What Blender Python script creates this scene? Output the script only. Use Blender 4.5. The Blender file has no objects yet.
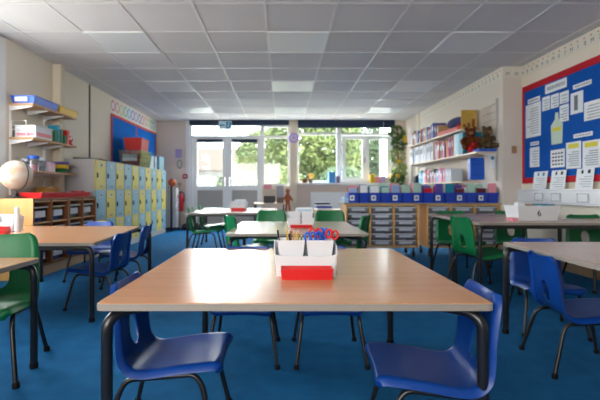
import bpy, bmesh, math, random
from mathutils import Vector, Matrix
R = random.Random(7)
C = bpy.context.scene.collection
PI = math.pi
H = 0.845      # eye height
CZ = 2.38      # ceiling
F = 410.0

# ------------------------------------------------------------------ materials
def lin(c):
    r = []
    for v in c[:3]:
        v /= 255.0
        r.append(v/12.92 if v <= .04045 else ((v+.055)/1.055)**2.4)
    return (r[0], r[1], r[2], 1)
MATS = {}
def mat(name, rgb, rough=.5, spec=.5, var=0, scale=(8,8,8), bump=0, bscale=200, metal=0, emit=0, alpha=1, coat=0, trans=0, detail=4, rgb2=None):
    if name in MATS: return MATS[name]
    m = bpy.data.materials.new(name); m.use_nodes = True
    nt = m.node_tree; b = nt.nodes['Principled BSDF']
    col = lin(rgb)
    b.inputs['Base Color'].default_value = col
    b.inputs['Roughness'].default_value = rough
    b.inputs['Specular IOR Level'].default_value = spec
    b.inputs['Metallic'].default_value = metal
    b.inputs['Coat Weight'].default_value = coat
    b.inputs['Coat Roughness'].default_value = .15
    b.inputs['Alpha'].default_value = alpha
    if emit:
        b.inputs['Emission Color'].default_value = col; b.inputs['Emission Strength'].default_value = emit
    tc = nt.nodes.new('ShaderNodeTexCoord')
    if var or rgb2:
        mp = nt.nodes.new('ShaderNodeMapping'); mp.inputs['Scale'].default_value = scale
        n = nt.nodes.new('ShaderNodeTexNoise'); n.inputs['Scale'].default_value = 1; n.inputs['Detail'].default_value = detail
        rp = nt.nodes.new('ShaderNodeValToRGB')
        c2 = lin(rgb2) if rgb2 else tuple(x*(1-var) for x in col[:3])+(1,)
        c1 = col if rgb2 else tuple(min(1, x*(1+var)) for x in col[:3])+(1,)
        rp.color_ramp.elements[0].position = .3; rp.color_ramp.elements[1].position = .7
        rp.color_ramp.elements[0].color = c2; rp.color_ramp.elements[1].color = c1
        nt.links.new(tc.outputs['Object'], mp.inputs[0]); nt.links.new(mp.outputs[0], n.inputs['Vector'])
        nt.links.new(n.outputs['Fac'], rp.inputs[0]); nt.links.new(rp.outputs[0], b.inputs['Base Color'])
    if bump:
        n2 = nt.nodes.new('ShaderNodeTexNoise'); n2.inputs['Scale'].default_value = bscale; n2.inputs['Detail'].default_value = 3
        bp = nt.nodes.new('ShaderNodeBump'); bp.inputs['Strength'].default_value = bump; bp.inputs['Distance'].default_value = .004
        nt.links.new(tc.outputs['Object'], n2.inputs['Vector']); nt.links.new(n2.outputs['Fac'], bp.inputs['Height'])
        nt.links.new(bp.outputs[0], b.inputs['Normal'])
    MATS[name] = m
    return m
def glassy(name, tint=(255,255,255), refl=.06):
    if name in MATS: return MATS[name]
    m = bpy.data.materials.new(name); m.use_nodes = True; nt = m.node_tree; nt.nodes.clear()
    o = nt.nodes.new('ShaderNodeOutputMaterial'); mx = nt.nodes.new('ShaderNodeMixShader'); mx.inputs[0].default_value = refl
    t = nt.nodes.new('ShaderNodeBsdfTransparent'); t.inputs[0].default_value = lin(tint)
    g = nt.nodes.new('ShaderNodeBsdfGlossy'); g.inputs['Roughness'].default_value = .05
    nt.links.new(t.outputs[0], mx.inputs[1]); nt.links.new(g.outputs[0], mx.inputs[2]); nt.links.new(mx.outputs[0], o.inputs[0])
    MATS[name] = m; return m

M_wall = mat('wall_cream', (236,226,208), .75, .3, bump=.1, bscale=90)
M_ceil = mat('ceiling_tile', (214,212,213), .8, .3, var=.03, scale=(1.7,1.7,1.7), bump=.35, bscale=260)
M_grid = mat('ceiling_bar', (222,222,222), .35, .5)
M_carpet = mat('carpet_blue', (30,100,150), .95, .1, var=.13, scale=(9,9,9), bump=.9, bscale=330, detail=8)
M_white = mat('upvc_white', (236,238,238), .4, .5)
M_plastic_w = mat('plastic_white', (226,228,232), .35, .5)
M_black = mat('steel_black', (26,26,30), .28, .5)
M_blacktip = mat('rubber_black', (12,12,13), .7, .3)
M_chairb = mat('plastic_blue', (9,62,142), .32, .45, bump=.15, bscale=500)
M_chairg = mat('plastic_green', (8,112,62), .38, .45, bump=.15, bscale=500)
M_top = mat('table_beech', (204,148,106), .25, .5, coat=.12, var=.07, scale=(2.5,26,8), detail=6)
M_top2 = mat('table_grey_beech', (186,158,142), .24, .4, coat=.15, var=.05, scale=(2.5,26,8), detail=6)
M_edge = mat('table_edge_grey', (150,142,132), .45, .4)
M_wood = mat('beech_panel', (222,172,106), .42, .4, var=.08, scale=(14,14,1.6), detail=5)
M_woodd = mat('wood_brown', (128,78,44), .5, .35, var=.1, scale=(14,14,2))
M_shelfw = mat('shelf_oak', (184,138,92), .45, .4, var=.08, scale=(20,2,20))
M_shelfl = mat('shelf_pale', (222,200,172), .45, .4)
M_navy = mat('blind_navy', (34,50,76), .7, .3)
M_red = mat('plastic_red', (214,30,32), .35, .5)
M_redb = mat('board_red', (190,30,44), .8, .2)
M_blueb = mat('board_blue', (14,84,170), .85, .15, var=.04)
M_blueb2 = mat('board_blue_bright', (20,112,205), .85, .15, var=.04)
M_paper = mat('paper_white', (232,236,240), .7, .3)
M_ink = mat('ink_grey', (120,124,134), .8, .2)
M_inkl = mat('ink_light', (160,166,176), .8, .2)
M_inkd = mat('ink_dark', (40,42,50), .8, .2)
M_lock_y = mat('locker_yellow', (214,196,96), .42, .4)
M_lock_b = mat('locker_blue', (138,180,196), .42, .4)
M_lock_g = mat('locker_grey', (176,176,178), .5, .4)
M_bin = mat('bin_blue', (18,62,178), .38, .5)
M_traygrey = mat('tray_translucent_grey', (120,124,134), .35, .5)
M_traylabel = mat('tray_label', (196,200,210), .6, .3)
M_yellow = mat('plastic_yellow', (226,186,36), .4, .5)
M_blue2 = mat('plastic_bright_blue', (24,92,206), .38, .5)
M_purple = mat('purple', (92,70,160), .5, .4)
M_teal = mat('teal', (16,130,160), .5, .4)
M_pink = mat('pink', (232,150,164), .6, .3)
M_green = mat('green_dark', (30,120,70), .5, .4)
M_clear = glassy('clear_plastic', (225,232,236), .16)
M_glass = glassy('window_glass', (250,252,252), .05)
M_steel = mat('chrome', (190,190,195), .22, .5, metal=1)
M_cream = mat('post_cream', (226,214,192), .6, .3)
M_panelg = mat('door_panel_grey', (176,172,168), .55, .4)
M_leaf = mat('leaf_green', (84,128,56), .6, .3, rgb2=(46,86,40), scale=(12,12,12))
M_gold = mat('gold_yellow', (212,170,50), .6, .3)
M_fur1 = mat('fur_brown', (104,54,30), .95, .1, bump=1, bscale=120)
M_fur2 = mat('fur_dark_tan', (98,82,58), .95, .1, bump=1, bscale=120)
M_orange = mat('orange', (226,110,40), .5, .4)
M_skirt = mat('skirting_wood', (170,140,108), .5, .4)

# ------------------------------------------------------------------ mesh building
class MB:
    def __init__(s): s.b = bmesh.new()
    def box(s, x0, x1, y0, y1, z0, z1, bev=0):
        m = Matrix.Translation(((x0+x1)/2, (y0+y1)/2, (z0+z1)/2)) @ Matrix.Diagonal((abs(x1-x0), abs(y1-y0), abs(z1-z0), 1))
        r = bmesh.ops.create_cube(s.b, size=1, matrix=m)
        if bev:
            es = list({e for v in r['verts'] for e in v.link_edges})
            bmesh.ops.bevel(s.b, geom=es, offset=bev, segments=2, affect='EDGES', profile=.5)
        return s
    def tube(s, pts, r, n=10, caps=True):
        pts = [Vector(p) for p in pts]; rings = []
        up = Vector((0,0,1)); prev = None
        for i, p in enumerate(pts):
            d = (pts[min(i+1, len(pts)-1)] - pts[max(i-1, 0)]).normalized()
            if prev is None:
                a = d.cross(up)
                if a.length < 1e-3: a = d.cross(Vector((0,1,0)))
            else:
                a = prev - d*prev.dot(d)
            a.normalize(); prev = a; b = d.cross(a)
            rr = r[i] if isinstance(r, (list, tuple)) else r
            rings.append([s.b.verts.new(p + (a*math.cos(t)+b*math.sin(t))*rr) for t in [2*PI*k/n for k in range(n)]])
        for q, w in zip(rings, rings[1:]):
            for k in range(n): s.b.faces.new((q[k], q[(k+1)%n], w[(k+1)%n], w[k]))
        if caps:
            s.b.faces.new(rings[0][::-1]); s.b.faces.new(rings[-1])
        return s
    def lathe(s, prof, c=(0,0,0), n=24, axis=None):
        rings = []; c = Vector(c)
        mm = Matrix.Identity(3) if axis is None else Vector((0,0,1)).rotation_difference(Vector(axis)).to_matrix()
        for r, z in prof:
            r = max(r, 1e-4)
            rings.append([s.b.verts.new(c + mm @ Vector((r*math.cos(2*PI*k/n), r*math.sin(2*PI*k/n), z))) for k in range(n)])
        for q, w in zip(rings, rings[1:]):
            for k in range(n): s.b.faces.new((q[k], q[(k+1)%n], w[(k+1)%n], w[k]))
        s.b.faces.new(rings[0][::-1]); s.b.faces.new(rings[-1]); return s
    def ball(s, c, r, sc=(1,1,1), n=14):
        m = Matrix.Translation(c) @ Matrix.Diagonal((sc[0], sc[1], sc[2], 1))
        bmesh.ops.create_uvsphere(s.b, u_segments=n, v_segments=n//2+2, radius=r, matrix=m); return s
    def prism(s, poly, d, fn):   # poly 2d, extruded 0..d ; fn(u,v,w)->xyz
        a = [s.b.verts.new(fn(u, v, 0)) for u, v in poly]; b = [s.b.verts.new(fn(u, v, d)) for u, v in poly]
        s.b.faces.new(a[::-1]); s.b.faces.new(b)
        for i in range(len(a)):
            j = (i+1) % len(a); s.b.faces.new((a[i], a[j], b[j], b[i]))
        return s
    def opentub(s, w, d, h, t=.004, flare=.0, c=(0,0,0)):   # box open at the top, tapered
        cx, cy, cz = c
        def rect(hw, hd, z): return [s.b.verts.new((cx+x, cy+y, cz+z)) for x, y in ((-hw,-hd),(hw,-hd),(hw,hd),(-hw,hd))]
        w2, d2 = w/2, d/2
        o0 = rect(w2-flare, d2-flare, 0); o1 = rect(w2, d2, h); i1 = rect(w2-t, d2-t, h); i0 = rect(w2-flare-t, d2-flare-t, t)
        for q, v in ((o0, o1), (o1, i1), (i1, i0)):
            for k in range(4): s.b.faces.new((q[k], q[(k+1)%4], v[(k+1)%4], v[k]))
        s.b.faces.new(o0[::-1]); s.b.faces.new(i0); return s
    def build(s, name, m, parent=None, smooth=False, loc=None):
        bmesh.ops.recalc_face_normals(s.b, faces=s.b.faces)
        me = bpy.data.meshes.new(name); s.b.to_mesh(me); s.b.free()
        me.materials.append(m)
        if smooth:
            for p in me.polygons: p.use_smooth = True
            try: me.set_sharp_from_angle(angle=math.radians(42))
            except Exception: pass
        o = bpy.data.objects.new(name, me); C.objects.link(o)
        if parent: o.parent = parent
        if loc: o.location = loc
        return o
def tag(o, label=None, cat=None, group=None, kind=None):
    if label: o['label'] = label
    if cat: o['category'] = cat
    if group: o['group'] = group
    if kind: o['kind'] = kind
    return o
def empty(name, loc=(0,0,0), rz=0):
    o = bpy.data.objects.new(name, None); C.objects.link(o); o.location = loc; o.rotation_euler = (0,0,rz)
    o.empty_display_size = .05
    return o
KIDS = {}
def kids(o): return [c for c in bpy.data.objects if c.parent == o]
def copy_tree(o, parent=None):
    c = o.copy(); C.objects.link(c)
    if parent: c.parent = parent
    for ch in kids(o): copy_tree(ch, c)
    return c
def struct(name, mb, m, parent=None, label=None):
    o = mb.build(name, m, parent)
    if not parent: tag(o, label, kind='structure')
    return o
def textmesh(s, size, name, m, parent, loc, rot=(PI/2,0,0), ext=.0008):
    cu = bpy.data.curves.new('glyph', 'FONT'); cu.body = s; cu.size = size; cu.align_x = 'CENTER'; cu.align_y = 'CENTER'; cu.extrude = ext
    t = bpy.data.objects.new('glyph', cu)
    me = bpy.data.meshes.new_from_object(t); bpy.data.objects.remove(t); bpy.data.curves.remove(cu)
    me.name = name; me.materials.clear(); me.materials.append(m)
    o = bpy.data.objects.new(name, me); C.objects.link(o); o.parent = parent; o.location = loc; o.rotation_euler = rot
    return o
def arc(p0, p1, p2, n=6):
    p0, p1, p2 = Vector(p0), Vector(p1), Vector(p2)
    return [p0*(1-t)**2 + p1*2*t*(1-t) + p2*t*t for t in [i/n for i in range(n+1)]]
def at(px, py, Y): return Vector(((px-282)*Y/F, Y, H-(py-190)*Y/F))

# ------------------------------------------------------------------ the room
LX, RX, RX2, BY, FY = -2.79, 2.98, 2.74, 9.11, -1.8
struct('floor', MB().box(-3.2, 3.3, FY, BY+.3, -.1, 0), M_carpet, label='blue carpet floor')
struct('ceiling', MB().box(-3.2, 3.3, FY, BY+.3, CZ, CZ+.08), M_ceil, label='grey suspended tile ceiling')
g = MB()
for k in range(-5, 7):
    x = -.14+.6*k
    if -3 < x < 3: g.box(x-.011, x+.011, FY, BY, CZ-.005, CZ-.0005)
for k in range(-9, 10):
    y = 3.37+.6*k
    if FY < y < BY: g.box(-2.8, 2.97, y-.011, y+.011, CZ-.0045, CZ-.0006)
struct('trim_1', g, M_grid, label='white ceiling grid bars')
struct('wall_left', MB().box(LX-.15, LX, 4.14, BY, 0, CZ), M_wall, label='cream left wall')
wl = MB().box(LX-.15, LX, FY, 3.95, 0, .75).box(LX-.15, LX, FY, 3.95, 2.2, CZ).box(LX-.15, LX, FY, 2.2, .75, 2.2)
struct('wall_left', wl, M_wall, label='cream left wall around the near window')
struct('trim_2', MB().box(LX-.15, LX+.004, 3.95, 4.14, 0, CZ-.01), M_white, label='white window jamb at left edge')
struct('wall_right', MB().box(RX, RX+.15, FY, 5.09, 0, CZ), M_wall, label='cream right wall behind the notice board')
struct('wall_right', MB().box(RX2, RX+.15, 5.09, BY, 0, CZ), mat('wall_pier', (226,216,204), .75, .3), label='cream right wall behind the bookshelves')
struct('wall_front', MB().box(-3.2, 3.3, FY-.15, FY, 0, CZ), M_wall, label='wall behind the camera')
# boxed pipe, wall joints
struct('trim_3', MB().box(LX, LX+.10, 4.98, 5.08, .0, CZ-.002, .01), M_cream, label='boxed vertical pipe on left wall')
struct('trim_4', MB().box(LX, LX+.012, 5.92, 5.95, 1.3, CZ-.01), mat('joint_dark', (96,86,78), .6), label='dark vertical strip on left wall')
struct('trim_5', MB().box(RX2-.035, RX2, 8.15, 8.3, .7, CZ-.002), M_wall, label='narrow wall pilaster on the right')
# back wall with openings
DX0, DX1, WX0, WX1 = -2.04, .18, .33, 2.47
w = MB().box(LX-.15, DX0, BY, BY+.2, 0, CZ)
w.box(DX0, DX1, BY, BY+.2, 2.30, CZ).box(-.45, DX1, BY, BY+.2, 0, .93)
w.box(WX0, WX1, BY, BY+.2, 2.32, CZ).box(DX1, WX1, BY, BY+.2, 0, 1.0).box(WX1, RX+.15, BY, BY+.2, 0, CZ)
struct('wall_back', w, mat('wall_back_beige', (228,212,198), .75, .3))
struct('trim_6', MB().box(DX1, WX0, BY-.10, BY+.2, 0, CZ-.002), M_cream, label='cream window post')
struct('trim_7', MB().box(DX0-.09, DX0, BY-.03, BY+.05, 0, CZ-.002), M_white, label='white door surround')
struct('trim_8', MB().box(DX1+.15, WX1, BY-.2, BY+.0, .965, 1.0), M_white, label='white window sill')
struct('baseboard_left', MB().box(LX, LX+.015, 8.3, BY, 0, .09), M_skirt)
struct('baseboard_right', MB().box(RX-.015, RX, 1, 5.09, 0, .09), M_skirt)

def window(name, x0, x1, z0, z1, bars_x=(), bars_z=(), y=BY+.06, fw=.05, label=None, pane=M_glass):
    e = empty(name, ((x0+x1)/2, y, z0)); tag(e, label, kind='structure')
    cx = (x0+x1)/2
    m = MB(); X0, X1, Z = x0-cx, x1-cx, z1-z0
    m.box(X0, X0+fw, -.03, .03, 0, Z).box(X1-fw, X1, -.03, .03, 0, Z).box(X0+fw, X1-fw, -.03, .03, 0, fw).box(X0+fw, X1-fw, -.03, .03, Z-fw, Z)
    for b in bars_x: m.box(b-cx-fw*.5, b-cx+fw*.5, -.028, .028, fw, Z-fw)
    for b in bars_z: m.box(X0+fw, X1-fw, -.029, .029, b-z0-fw*.5, b-z0+fw*.5)
    m.build('window_frame', M_white, e)
    MB().box(X0+fw*.6, X1-fw*.6, -.003, .003, fw*.6, Z-fw*.6).build('pane', pane, e)
    return e
window('window_1', DX0, -.45, 2.03, 2.30, label='transom window over the doors', fw=.03)
window('window_2', -.45, DX1, .93, 2.30, bars_z=(2.03,), label='tall fixed window left of the post', fw=.055)
window('window_3', WX0, 1.27, 1.0, 2.32, bars_z=(2.1,), label='fixed window right of the post', fw=.05)
window('window_4', 1.27, WX1, 1.0, 2.32, bars_z=(2.09,), label='double casement window beside the plant', fw=.05)
e = empty('window_5', (1.86, BY+.03, 1.05)); tag(e, 'opening casement sashes', kind='structure')
m = MB()
for a, b in ((-.52, -.0), (.0, .55)):
    m.box(a, a+.075, -.03, .0, 0, 1.0).box(b-.075, b, -.03, .0, 0, 1.0).box(a+.075, b-.075, -.03, 0, 0, .075).box(a+.075, b-.075, -.03, 0, .925, 1.0)
m.build('window_frame', M_white, e)
MB().box(-.03, -.01, -.06, -.03, .4, .52).build('window_handle', M_steel, e)
for i, (x0, x1) in enumerate(((-1.99, -1.221), (-1.219, -.45))):
    d = empty('door_%d' % (i+1), (x0, BY+.06, 0)); tag(d, 'white half-glazed double door leaf', kind='structure')
    W = x1-x0
    MB().box(0, .10, -.03, .03, .0, 2.0).box(W-.10, W, -.03, .03, 0, 2.0).box(.1, W-.1, -.03, .03, 1.93, 2.0).box(.1, W-.1, -.03, .03, .84, .94).box(.1, W-.1, -.03, .03, 0, .1).build('door_frame', M_white, d)
    MB().box(.09, W-.09, -.004, .004, .93, 1.94).build('pane', M_glass, d)
    MB().box(.09, W-.09, -.012, .012, .09, .85).build('door_panel', M_panelg, d)
    hx = W-.05 if i == 0 else .05
    MB().box(hx-.012, hx+.012, -.045, -.03, .93, 1.13).tube([(hx, -.04, 1.05), (hx, -.08, 1.05), (hx+(-.1 if i == 0 else .1), -.08, 1.05)], .008).build('door_handle', M_steel, d)
    MB().box(.1, W-.1, -.055, -.032, 1.90, 1.975, .006).build('roller_blind', M_navy, d)
struct('trim_9', MB().box(DX0, -.45, BY-.01, BY+.08, 1.99, 2.035).box(DX0, -1.985, BY-.01, BY+.08, 0, 1.99), M_white, label='door head rail')
# near left window (out of view)
e = empty('window_6', (LX-.07, 3.075, .75)); tag(e, 'large window in left wall', kind='structure')
MB().box(-.03, .03, -.875, -.82, 0, 1.45).box(-.03, .03, .82, .875, 0, 1.45).box(-.03, .03, -.82, .82, 0, .06).box(-.03, .03, -.82, .82, 1.39, 1.45).box(-.03, .03, -.03, .03, .06, 1.39).build('window_frame', M_white, e)
MB().box(-.003, .003, -.83, .83, .04, 1.4).build('pane', M_glass, e)
# blinds
b = empty('roller_blind', (-.93, 9.0, 2.27)); tag(b, 'narrow navy roller blind rolled up over the glazed doors', 'blind')
MB().box(-1.1, 1.08, -.03, .03, .02, .105).build('blind_fabric', M_navy, b); MB().box(-1.1, 1.08, -.012, .012, 0, .02).build('bottom_bar', M_navy, b)
b = empty('roller_blind', (1.40, 9.0, 2.21)); tag(b, 'wide navy roller blind rolled up over the right-hand windows', 'blind')
MB().box(-1.05, 1.07, -.035, .035, .03, .165).build('blind_fabric', M_navy, b)
MB().box(-1.05, 1.07, -.012, .012, 0, .03).build('bottom_bar', M_navy, b)
MB().tube([(.82, -.04, .12), (.82, -.04, -.06)], .004).build('pull_chain', M_white, b)

# ceiling lights
M_diff = mat('diffuser', (228,232,234), .3, .6, emit=0)
for ix, x in enumerate((-1.94, -.14, 1.66)):
    for iy, y in enumerate((3.97, 5.77, 7.57)):
        o = empty('ceiling_light', (x+.3, y+.3, CZ-.004))
        tag(o, 'square ceiling light panel, %s row, %s from the window wall' % (('left', 'middle', 'right')[ix], ('third', 'second', 'first')[iy]), 'ceiling light', 'recessed ceiling lights')
        MB().box(-.29, .29, -.29, .29, -.003, .003).build('diffuser', M_diff, o)
        MB().box(-.3, .3, -.3, -.285, -.006, .0).box(-.3, .3, .285, .3, -.006, 0).box(-.3, -.285, -.285, .285, -.006, 0).box(.285, .3, -.285, .285, -.006, 0).build('light_frame', M_white, o)

# ------------------------------------------------------------------ chairs
def catmull(P, n):
    out = []
    P = [2*Vector(P[0])-Vector(P[1])] + [Vector(p) for p in P] + [2*Vector(P[-1])-Vector(P[-2])]
    segs = len(P)-3
    for i in range(n):
        t = i/(n-1)*segs; k = min(int(t), segs-1); f = t-k
        a, b, c, d = P[k:k+4]
        out.append(.5*((2*b)+(c-a)*f+(2*a-5*b+4*c-d)*f*f+(3*b-a-3*c+d)*f**3))
    return out
def make_chair(name, m, label):
    root = empty(name); tag(root, label, 'chair')
    # profile: (y, z, half width)
    prof = [(.176,.258,.142),(.184,.272,.150),(.170,.282,.157),(.10,.278,.163),(.03,.270,.165),(-.045,.258,.163),(-.095,.260,.158),(-.127,.288,.153),(-.143,.345,.150),(-.153,.41,.147),(-.163,.475,.142),(-.172,.513,.130),(-.178,.529,.108)]
    NV, NU = 64, 30
    cur = catmull(prof, NV)
    bm = bmesh.new(); grid = []; orig = {}
    for j, p in enumerate(cur):
        q0, q1 = cur[max(j-1,0)], cur[min(j+1,NV-1)]
        tn = Vector((0, q1.x-q0.x, q1.y-q0.y)).normalized(); nrm = Vector((1,0,0)).cross(tn)   # inner side normal
        if nrm.z < 0 and nrm.y < 0: nrm = -nrm
        row = []
        for i in range(NU+1):
            u = -1+2*i/NU
            back = max(0, min(1, (p.y-.29)/.1))
            dish = (.010+.012*back)*(abs(u)**2.2)
            lip = -.022*max(0, (abs(u)-.90)/.10)**1.3
            off = -nrm*(-dish) if True else 0
            pos = Vector((u*p.z*(1-.02*max(0,(abs(u)-.9)/.1)), p.x, p.y)) + nrm*(dish+lip)*(1 if nrm.dot(Vector((0,1,1))) > 0 else -1)
            v = bm.verts.new(pos); row.append(v)
            orig[v] = (u*p.z, p.y, j)
        grid.append(row)
    # handle slot in the back
    hz, hx0, hz0 = .355, .034, .052
    for j in range(NV-1):
        for i in range(NU):
            vs = (grid[j][i], grid[j][i+1], grid[j+1][i+1], grid[j+1][i])
            cx = sum(orig[v][0] for v in vs)/4; cz = sum(orig[v][1] for v in vs)/4
            if cur[j].x < -.12 and (abs(cx)/hx0)**2.4+(abs(cz-hz)/hz0)**2.4 < 1: continue
            bm.faces.new(vs)
    bd = [v for v in bm.verts if v.is_boundary and cur[orig[v][2]].x < -.12 and abs(orig[v][0]) < .06 and abs(orig[v][1]-hz) < .07]
    for v in bd:
        x, z, j = orig[v]; ang = math.atan2((z-hz)/hz0, x/hx0)
        k = (abs(math.cos(ang))**2.4+abs(math.sin(ang))**2.4)**(-1/2.4)
        v.co.x = hx0*k*math.cos(ang); nz = hz+hz0*k*math.sin(ang)
        v.co.z += nz-z
    for v in [v for v in bm.verts if not v.link_faces]: bm.verts.remove(v)
    bmesh.ops.recalc_face_normals(bm, faces=bm.faces)
    me = bpy.data.meshes.new('seat_shell'); bm.to_mesh(me); bm.free()
    tmp = bpy.data.objects.new('tmp', me); C.objects.link(tmp)
    md = tmp.modifiers.new('s', 'SOLIDIFY'); md.thickness = .007; md.offset = 0
    dg = bpy.context.evaluated_depsgraph_get(); me2 = bpy.data.meshes.new_from_object(tmp.evaluated_get(dg))
    bpy.data.objects.remove(tmp); me2.name = 'seat_shell'; me2.materials.clear(); me2.materials.append(m)
    for p in me2.polygons: p.use_smooth = True
    try: me2.set_sharp_from_angle(angle=math.radians(50))
    except Exception: pass
    sh = bpy.data.objects.new('seat_shell', me2); C.objects.link(sh); sh.parent = root
    # frame: rail each side, four splayed legs with caps
    for sx in (-1, 1):
        x = sx*.134
        MB().tube([(x, .085, .250), (x, 0, .243), (x, -.09, .236)], .009).build('side_rail', M_black, root, True)
        for (y0, yf) in ((.085, .175), (-.09, -.185)):
            s = 1 if y0 > 0 else -1
            zt = .250 if s > 0 else .236
            pts = arc((x, y0, zt), (x, y0+s*.035, zt), (x+sx*.008, y0+s*.05, zt-.055), 6) + [Vector((x+sx*.033, yf, .012))]
            lg = MB().tube(pts, .009).build('leg', M_black, root, True)
            MB().lathe([(.012, 0), (.013, .004), (.012, .02), (.009, .022)], (x+sx*.034, yf, 0), 12).build('foot_cap', M_blacktip, lg, True)
    MB().tube([(-.134, .05, .252), (.134, .05, .252)], .008).tube([(-.134, -.06, .240), (.134, -.06, .240)], .008).build('cross_bar', M_black, root, True)
    return root
CB = make_chair('school_chair', M_chairb, '')
CG = make_chair('school_chair', M_chairg, '')
used = {}
def chair(kind, x, y, deg, label, group):
    src = CB if kind == 'b' else CG
    o = src if kind not in used else copy_tree(src)
    used[kind] = 1
    s = 1.0 if kind == 'b' else 1.165
    o.location = (x, y, 0); o.rotation_euler = (0, 0, math.radians(deg-90)); o.scale = (s, s, s)
    tag(o, label, 'chair', group)
    return o
gm, gl, gf, gr, gb = 'chairs at the front middle table', 'chairs at the left table', 'chairs at the second middle table', 'chairs at the right tables', 'chairs at the back left table'
PLACE = []   # filled first so that every copy comes from an unmoved source
def ch(*a): PLACE.append(a)
ch('b', -.385, 1.455, 0, 'blue plastic school chair at the left end of the front table, its seat facing right', gm)
ch('b', .483, 1.34, 175, 'blue plastic school chair at the right end of the front table, its seat facing left', gm)
ch('b', -.19, 2.11, -90, 'blue plastic chair tucked in behind the front table, left of its pen caddy', gm)
ch('b', .235, 2.11, -90, 'blue plastic chair tucked in behind the front table, right of its pen caddy', gm)
ch('b', -1.33, 3.02, 176, 'blue plastic chair at the right side of the left table, nearer the camera', gl)
ch('b', -1.37, 3.66, 182, 'blue plastic chair at the right side of the left table, nearer the lockers', gl)
ch('b', -1.82, 3.92, -92, 'blue plastic chair at the far side of the left table by the tray unit', gl)
ch('b', 1.60, 2.50, -103, 'blue plastic chair at the far side of the near right table', gr)
ch('b', 1.43, 1.98, -8, 'large blue plastic chair back and seat at the left side of the near right table', gr)
ch('g', -1.375, 1.90, -76, 'green plastic chair at the left edge behind the nearest left table', gl)
ch('g', -.12, 4.36, -90, 'green plastic chair behind the second table, left of the caddy marked 5', gf)
ch('g', .53, 4.36, -90, 'green plastic chair behind the second table, right of the caddy marked 5', gf)
ch('g', -.29, 3.70, 24, 'green plastic chair at the far left end of the second table', gf)
ch('g', .57, 3.72, 156, 'green plastic chair at the far right end of the second table', gf)
ch('g', -1.03, 5.48, 0, 'green plastic chair at the left end of the back table, nearer the camera', gb)
ch('g', -1.03, 6.15, 0, 'green plastic chair at the left end of the back table, nearer the doors', gb)
ch('g', 1.69, 3.47, 6, 'green plastic chair with slotted back at the left end of the far right tables', gr)
ch('g', 1.83, 4.24, -88, 'green plastic chair behind the far right tables, nearest the tray units', gr)
ch('g', 2.46, 4.24, -90, 'green plastic chair behind the far right tables, left of the white tub marked 6', gr)
ch('g', 2.75, 3.55, -90, 'green plastic chair at the right edge against the notice board wall', gr)
for a in PLACE: chair(*a)

# ------------------------------------------------------------------ tables
def table(x0, x1, y0, y1, z, label, topm=M_top, legs=None, shift=0, group='classroom tables', diag=False, ins=.03):
    cx, cy = (x0+x1)/2, (y0+y1)/2
    root = empty('classroom_table', (cx, cy, 0)); tag(root, label, 'table', group)
    hx, hy = (x1-x0)/2, (y1-y0)/2
    def rr(hx, hy, r):
        o = []
        for sx, sy, a0 in ((1,1,0), (-1,1,90), (-1,-1,180), (1,-1,270)):
            for k in range(5):
                a = math.radians(a0+22.5*k); o.append((sx*(hx-r)+r*math.cos(a), sy*(hy-r)+r*math.sin(a)))
        return o
    sk = lambda u, v, w: (u+shift*(v+hy), v, w)
    MB().prism(rr(hx-.004, hy-.004, .018), .0195, lambda u, v, w: (sk(u, v, 0)[0], v, z-.019+w)).build('table_top', topm, root)
    MB().prism(rr(hx, hy, .02), .019, lambda u, v, w: (sk(u, v, 0)[0], v, z-.0205+w)).build('edge_band', M_edge, root)
    lp = legs or [(-hx+ins, -hy+ins), (hx-ins, -hy+ins), (-hx+ins, hy-ins), (hx-ins, hy-ins)]
    for (lx, ly) in lp:
        s = 1 if lx < 0 else -1
        q = (1 if ly < 0 else -1) if diag else 0
        pts = [Vector((lx, ly, .012)), Vector((lx, ly, z-.095))] + arc((lx, ly, z-.09), (lx, ly, z-.038), (lx+s*.045, ly+q*.045, z-.038), 7) + [Vector((lx+s*.12, ly+q*.12, z-.038))]
        lg = MB().tube(pts, .0165, 14).build('leg', M_black, root, True)
        MB().lathe([(.018, 0), (.019, .004), (.018, .025), (.0155, .027)], (lx, ly, 0), 14).build('foot_cap', M_blacktip, lg, True)
    ys = sorted({p[1] for p in lp})
    for yy in ys:
        xs = [p[0] for p in lp if p[1] == yy]
        MB().box(min(xs)+.12, max(xs)-.12, yy-.0125+(.12 if diag and yy < 0 else -.12 if diag else 0), yy+.0125+(.12 if diag and yy < 0 else -.12 if diag else 0), z-.05, z-.0215).build('frame_rail', M_black, root)
    for xx in (-hx+.14, hx-.14):
        MB().box(xx-.0125, xx+.0125, ys[0]+.0126+(.12 if diag else 0), ys[-1]-.0126-(.12 if diag else 0), z-.048, z-.0216).build('frame_rail', M_black, root)
    return root
T1 = (-.535, .61, 1.17, 2.28, .52)
table(*T1, 'large beech-topped classroom table in the middle foreground', legs=[(-.548, -.53), (.548, -.53), (-.46, .53), (.558, .53)], diag=True)
table(-.42, .65, 3.05, 4.25, .52, 'pale classroom table behind the front one with the caddy marked 5', topm=M_top2, diag=True)
table(-1.26, -.08, 5.3, 6.7, .55, 'back classroom table in front of the glazed doors', topm=M_top2)
table(-2.25, -1.19, 2.6, 3.81, .51, 'beech-topped table on the left beside the wooden tray unit', shift=-.10)
table(-2.35, -1.16, .82, 1.97, .52, 'nearest table at the left edge, only its far corner in view', ins=.02)
table(1.29, 2.5, 1.25, 2.45, .535, 'near right table with brown top and blue chairs', topm=M_top2, shift=.02)
table(1.53, 2.92, 3.2, 3.72, .59, 'far right table under the white tub marked 6', topm=M_top2)
table(1.55, 2.58, 3.735, 4.36, .59, 'far right table behind the one with the white tub', topm=M_top2)

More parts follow.
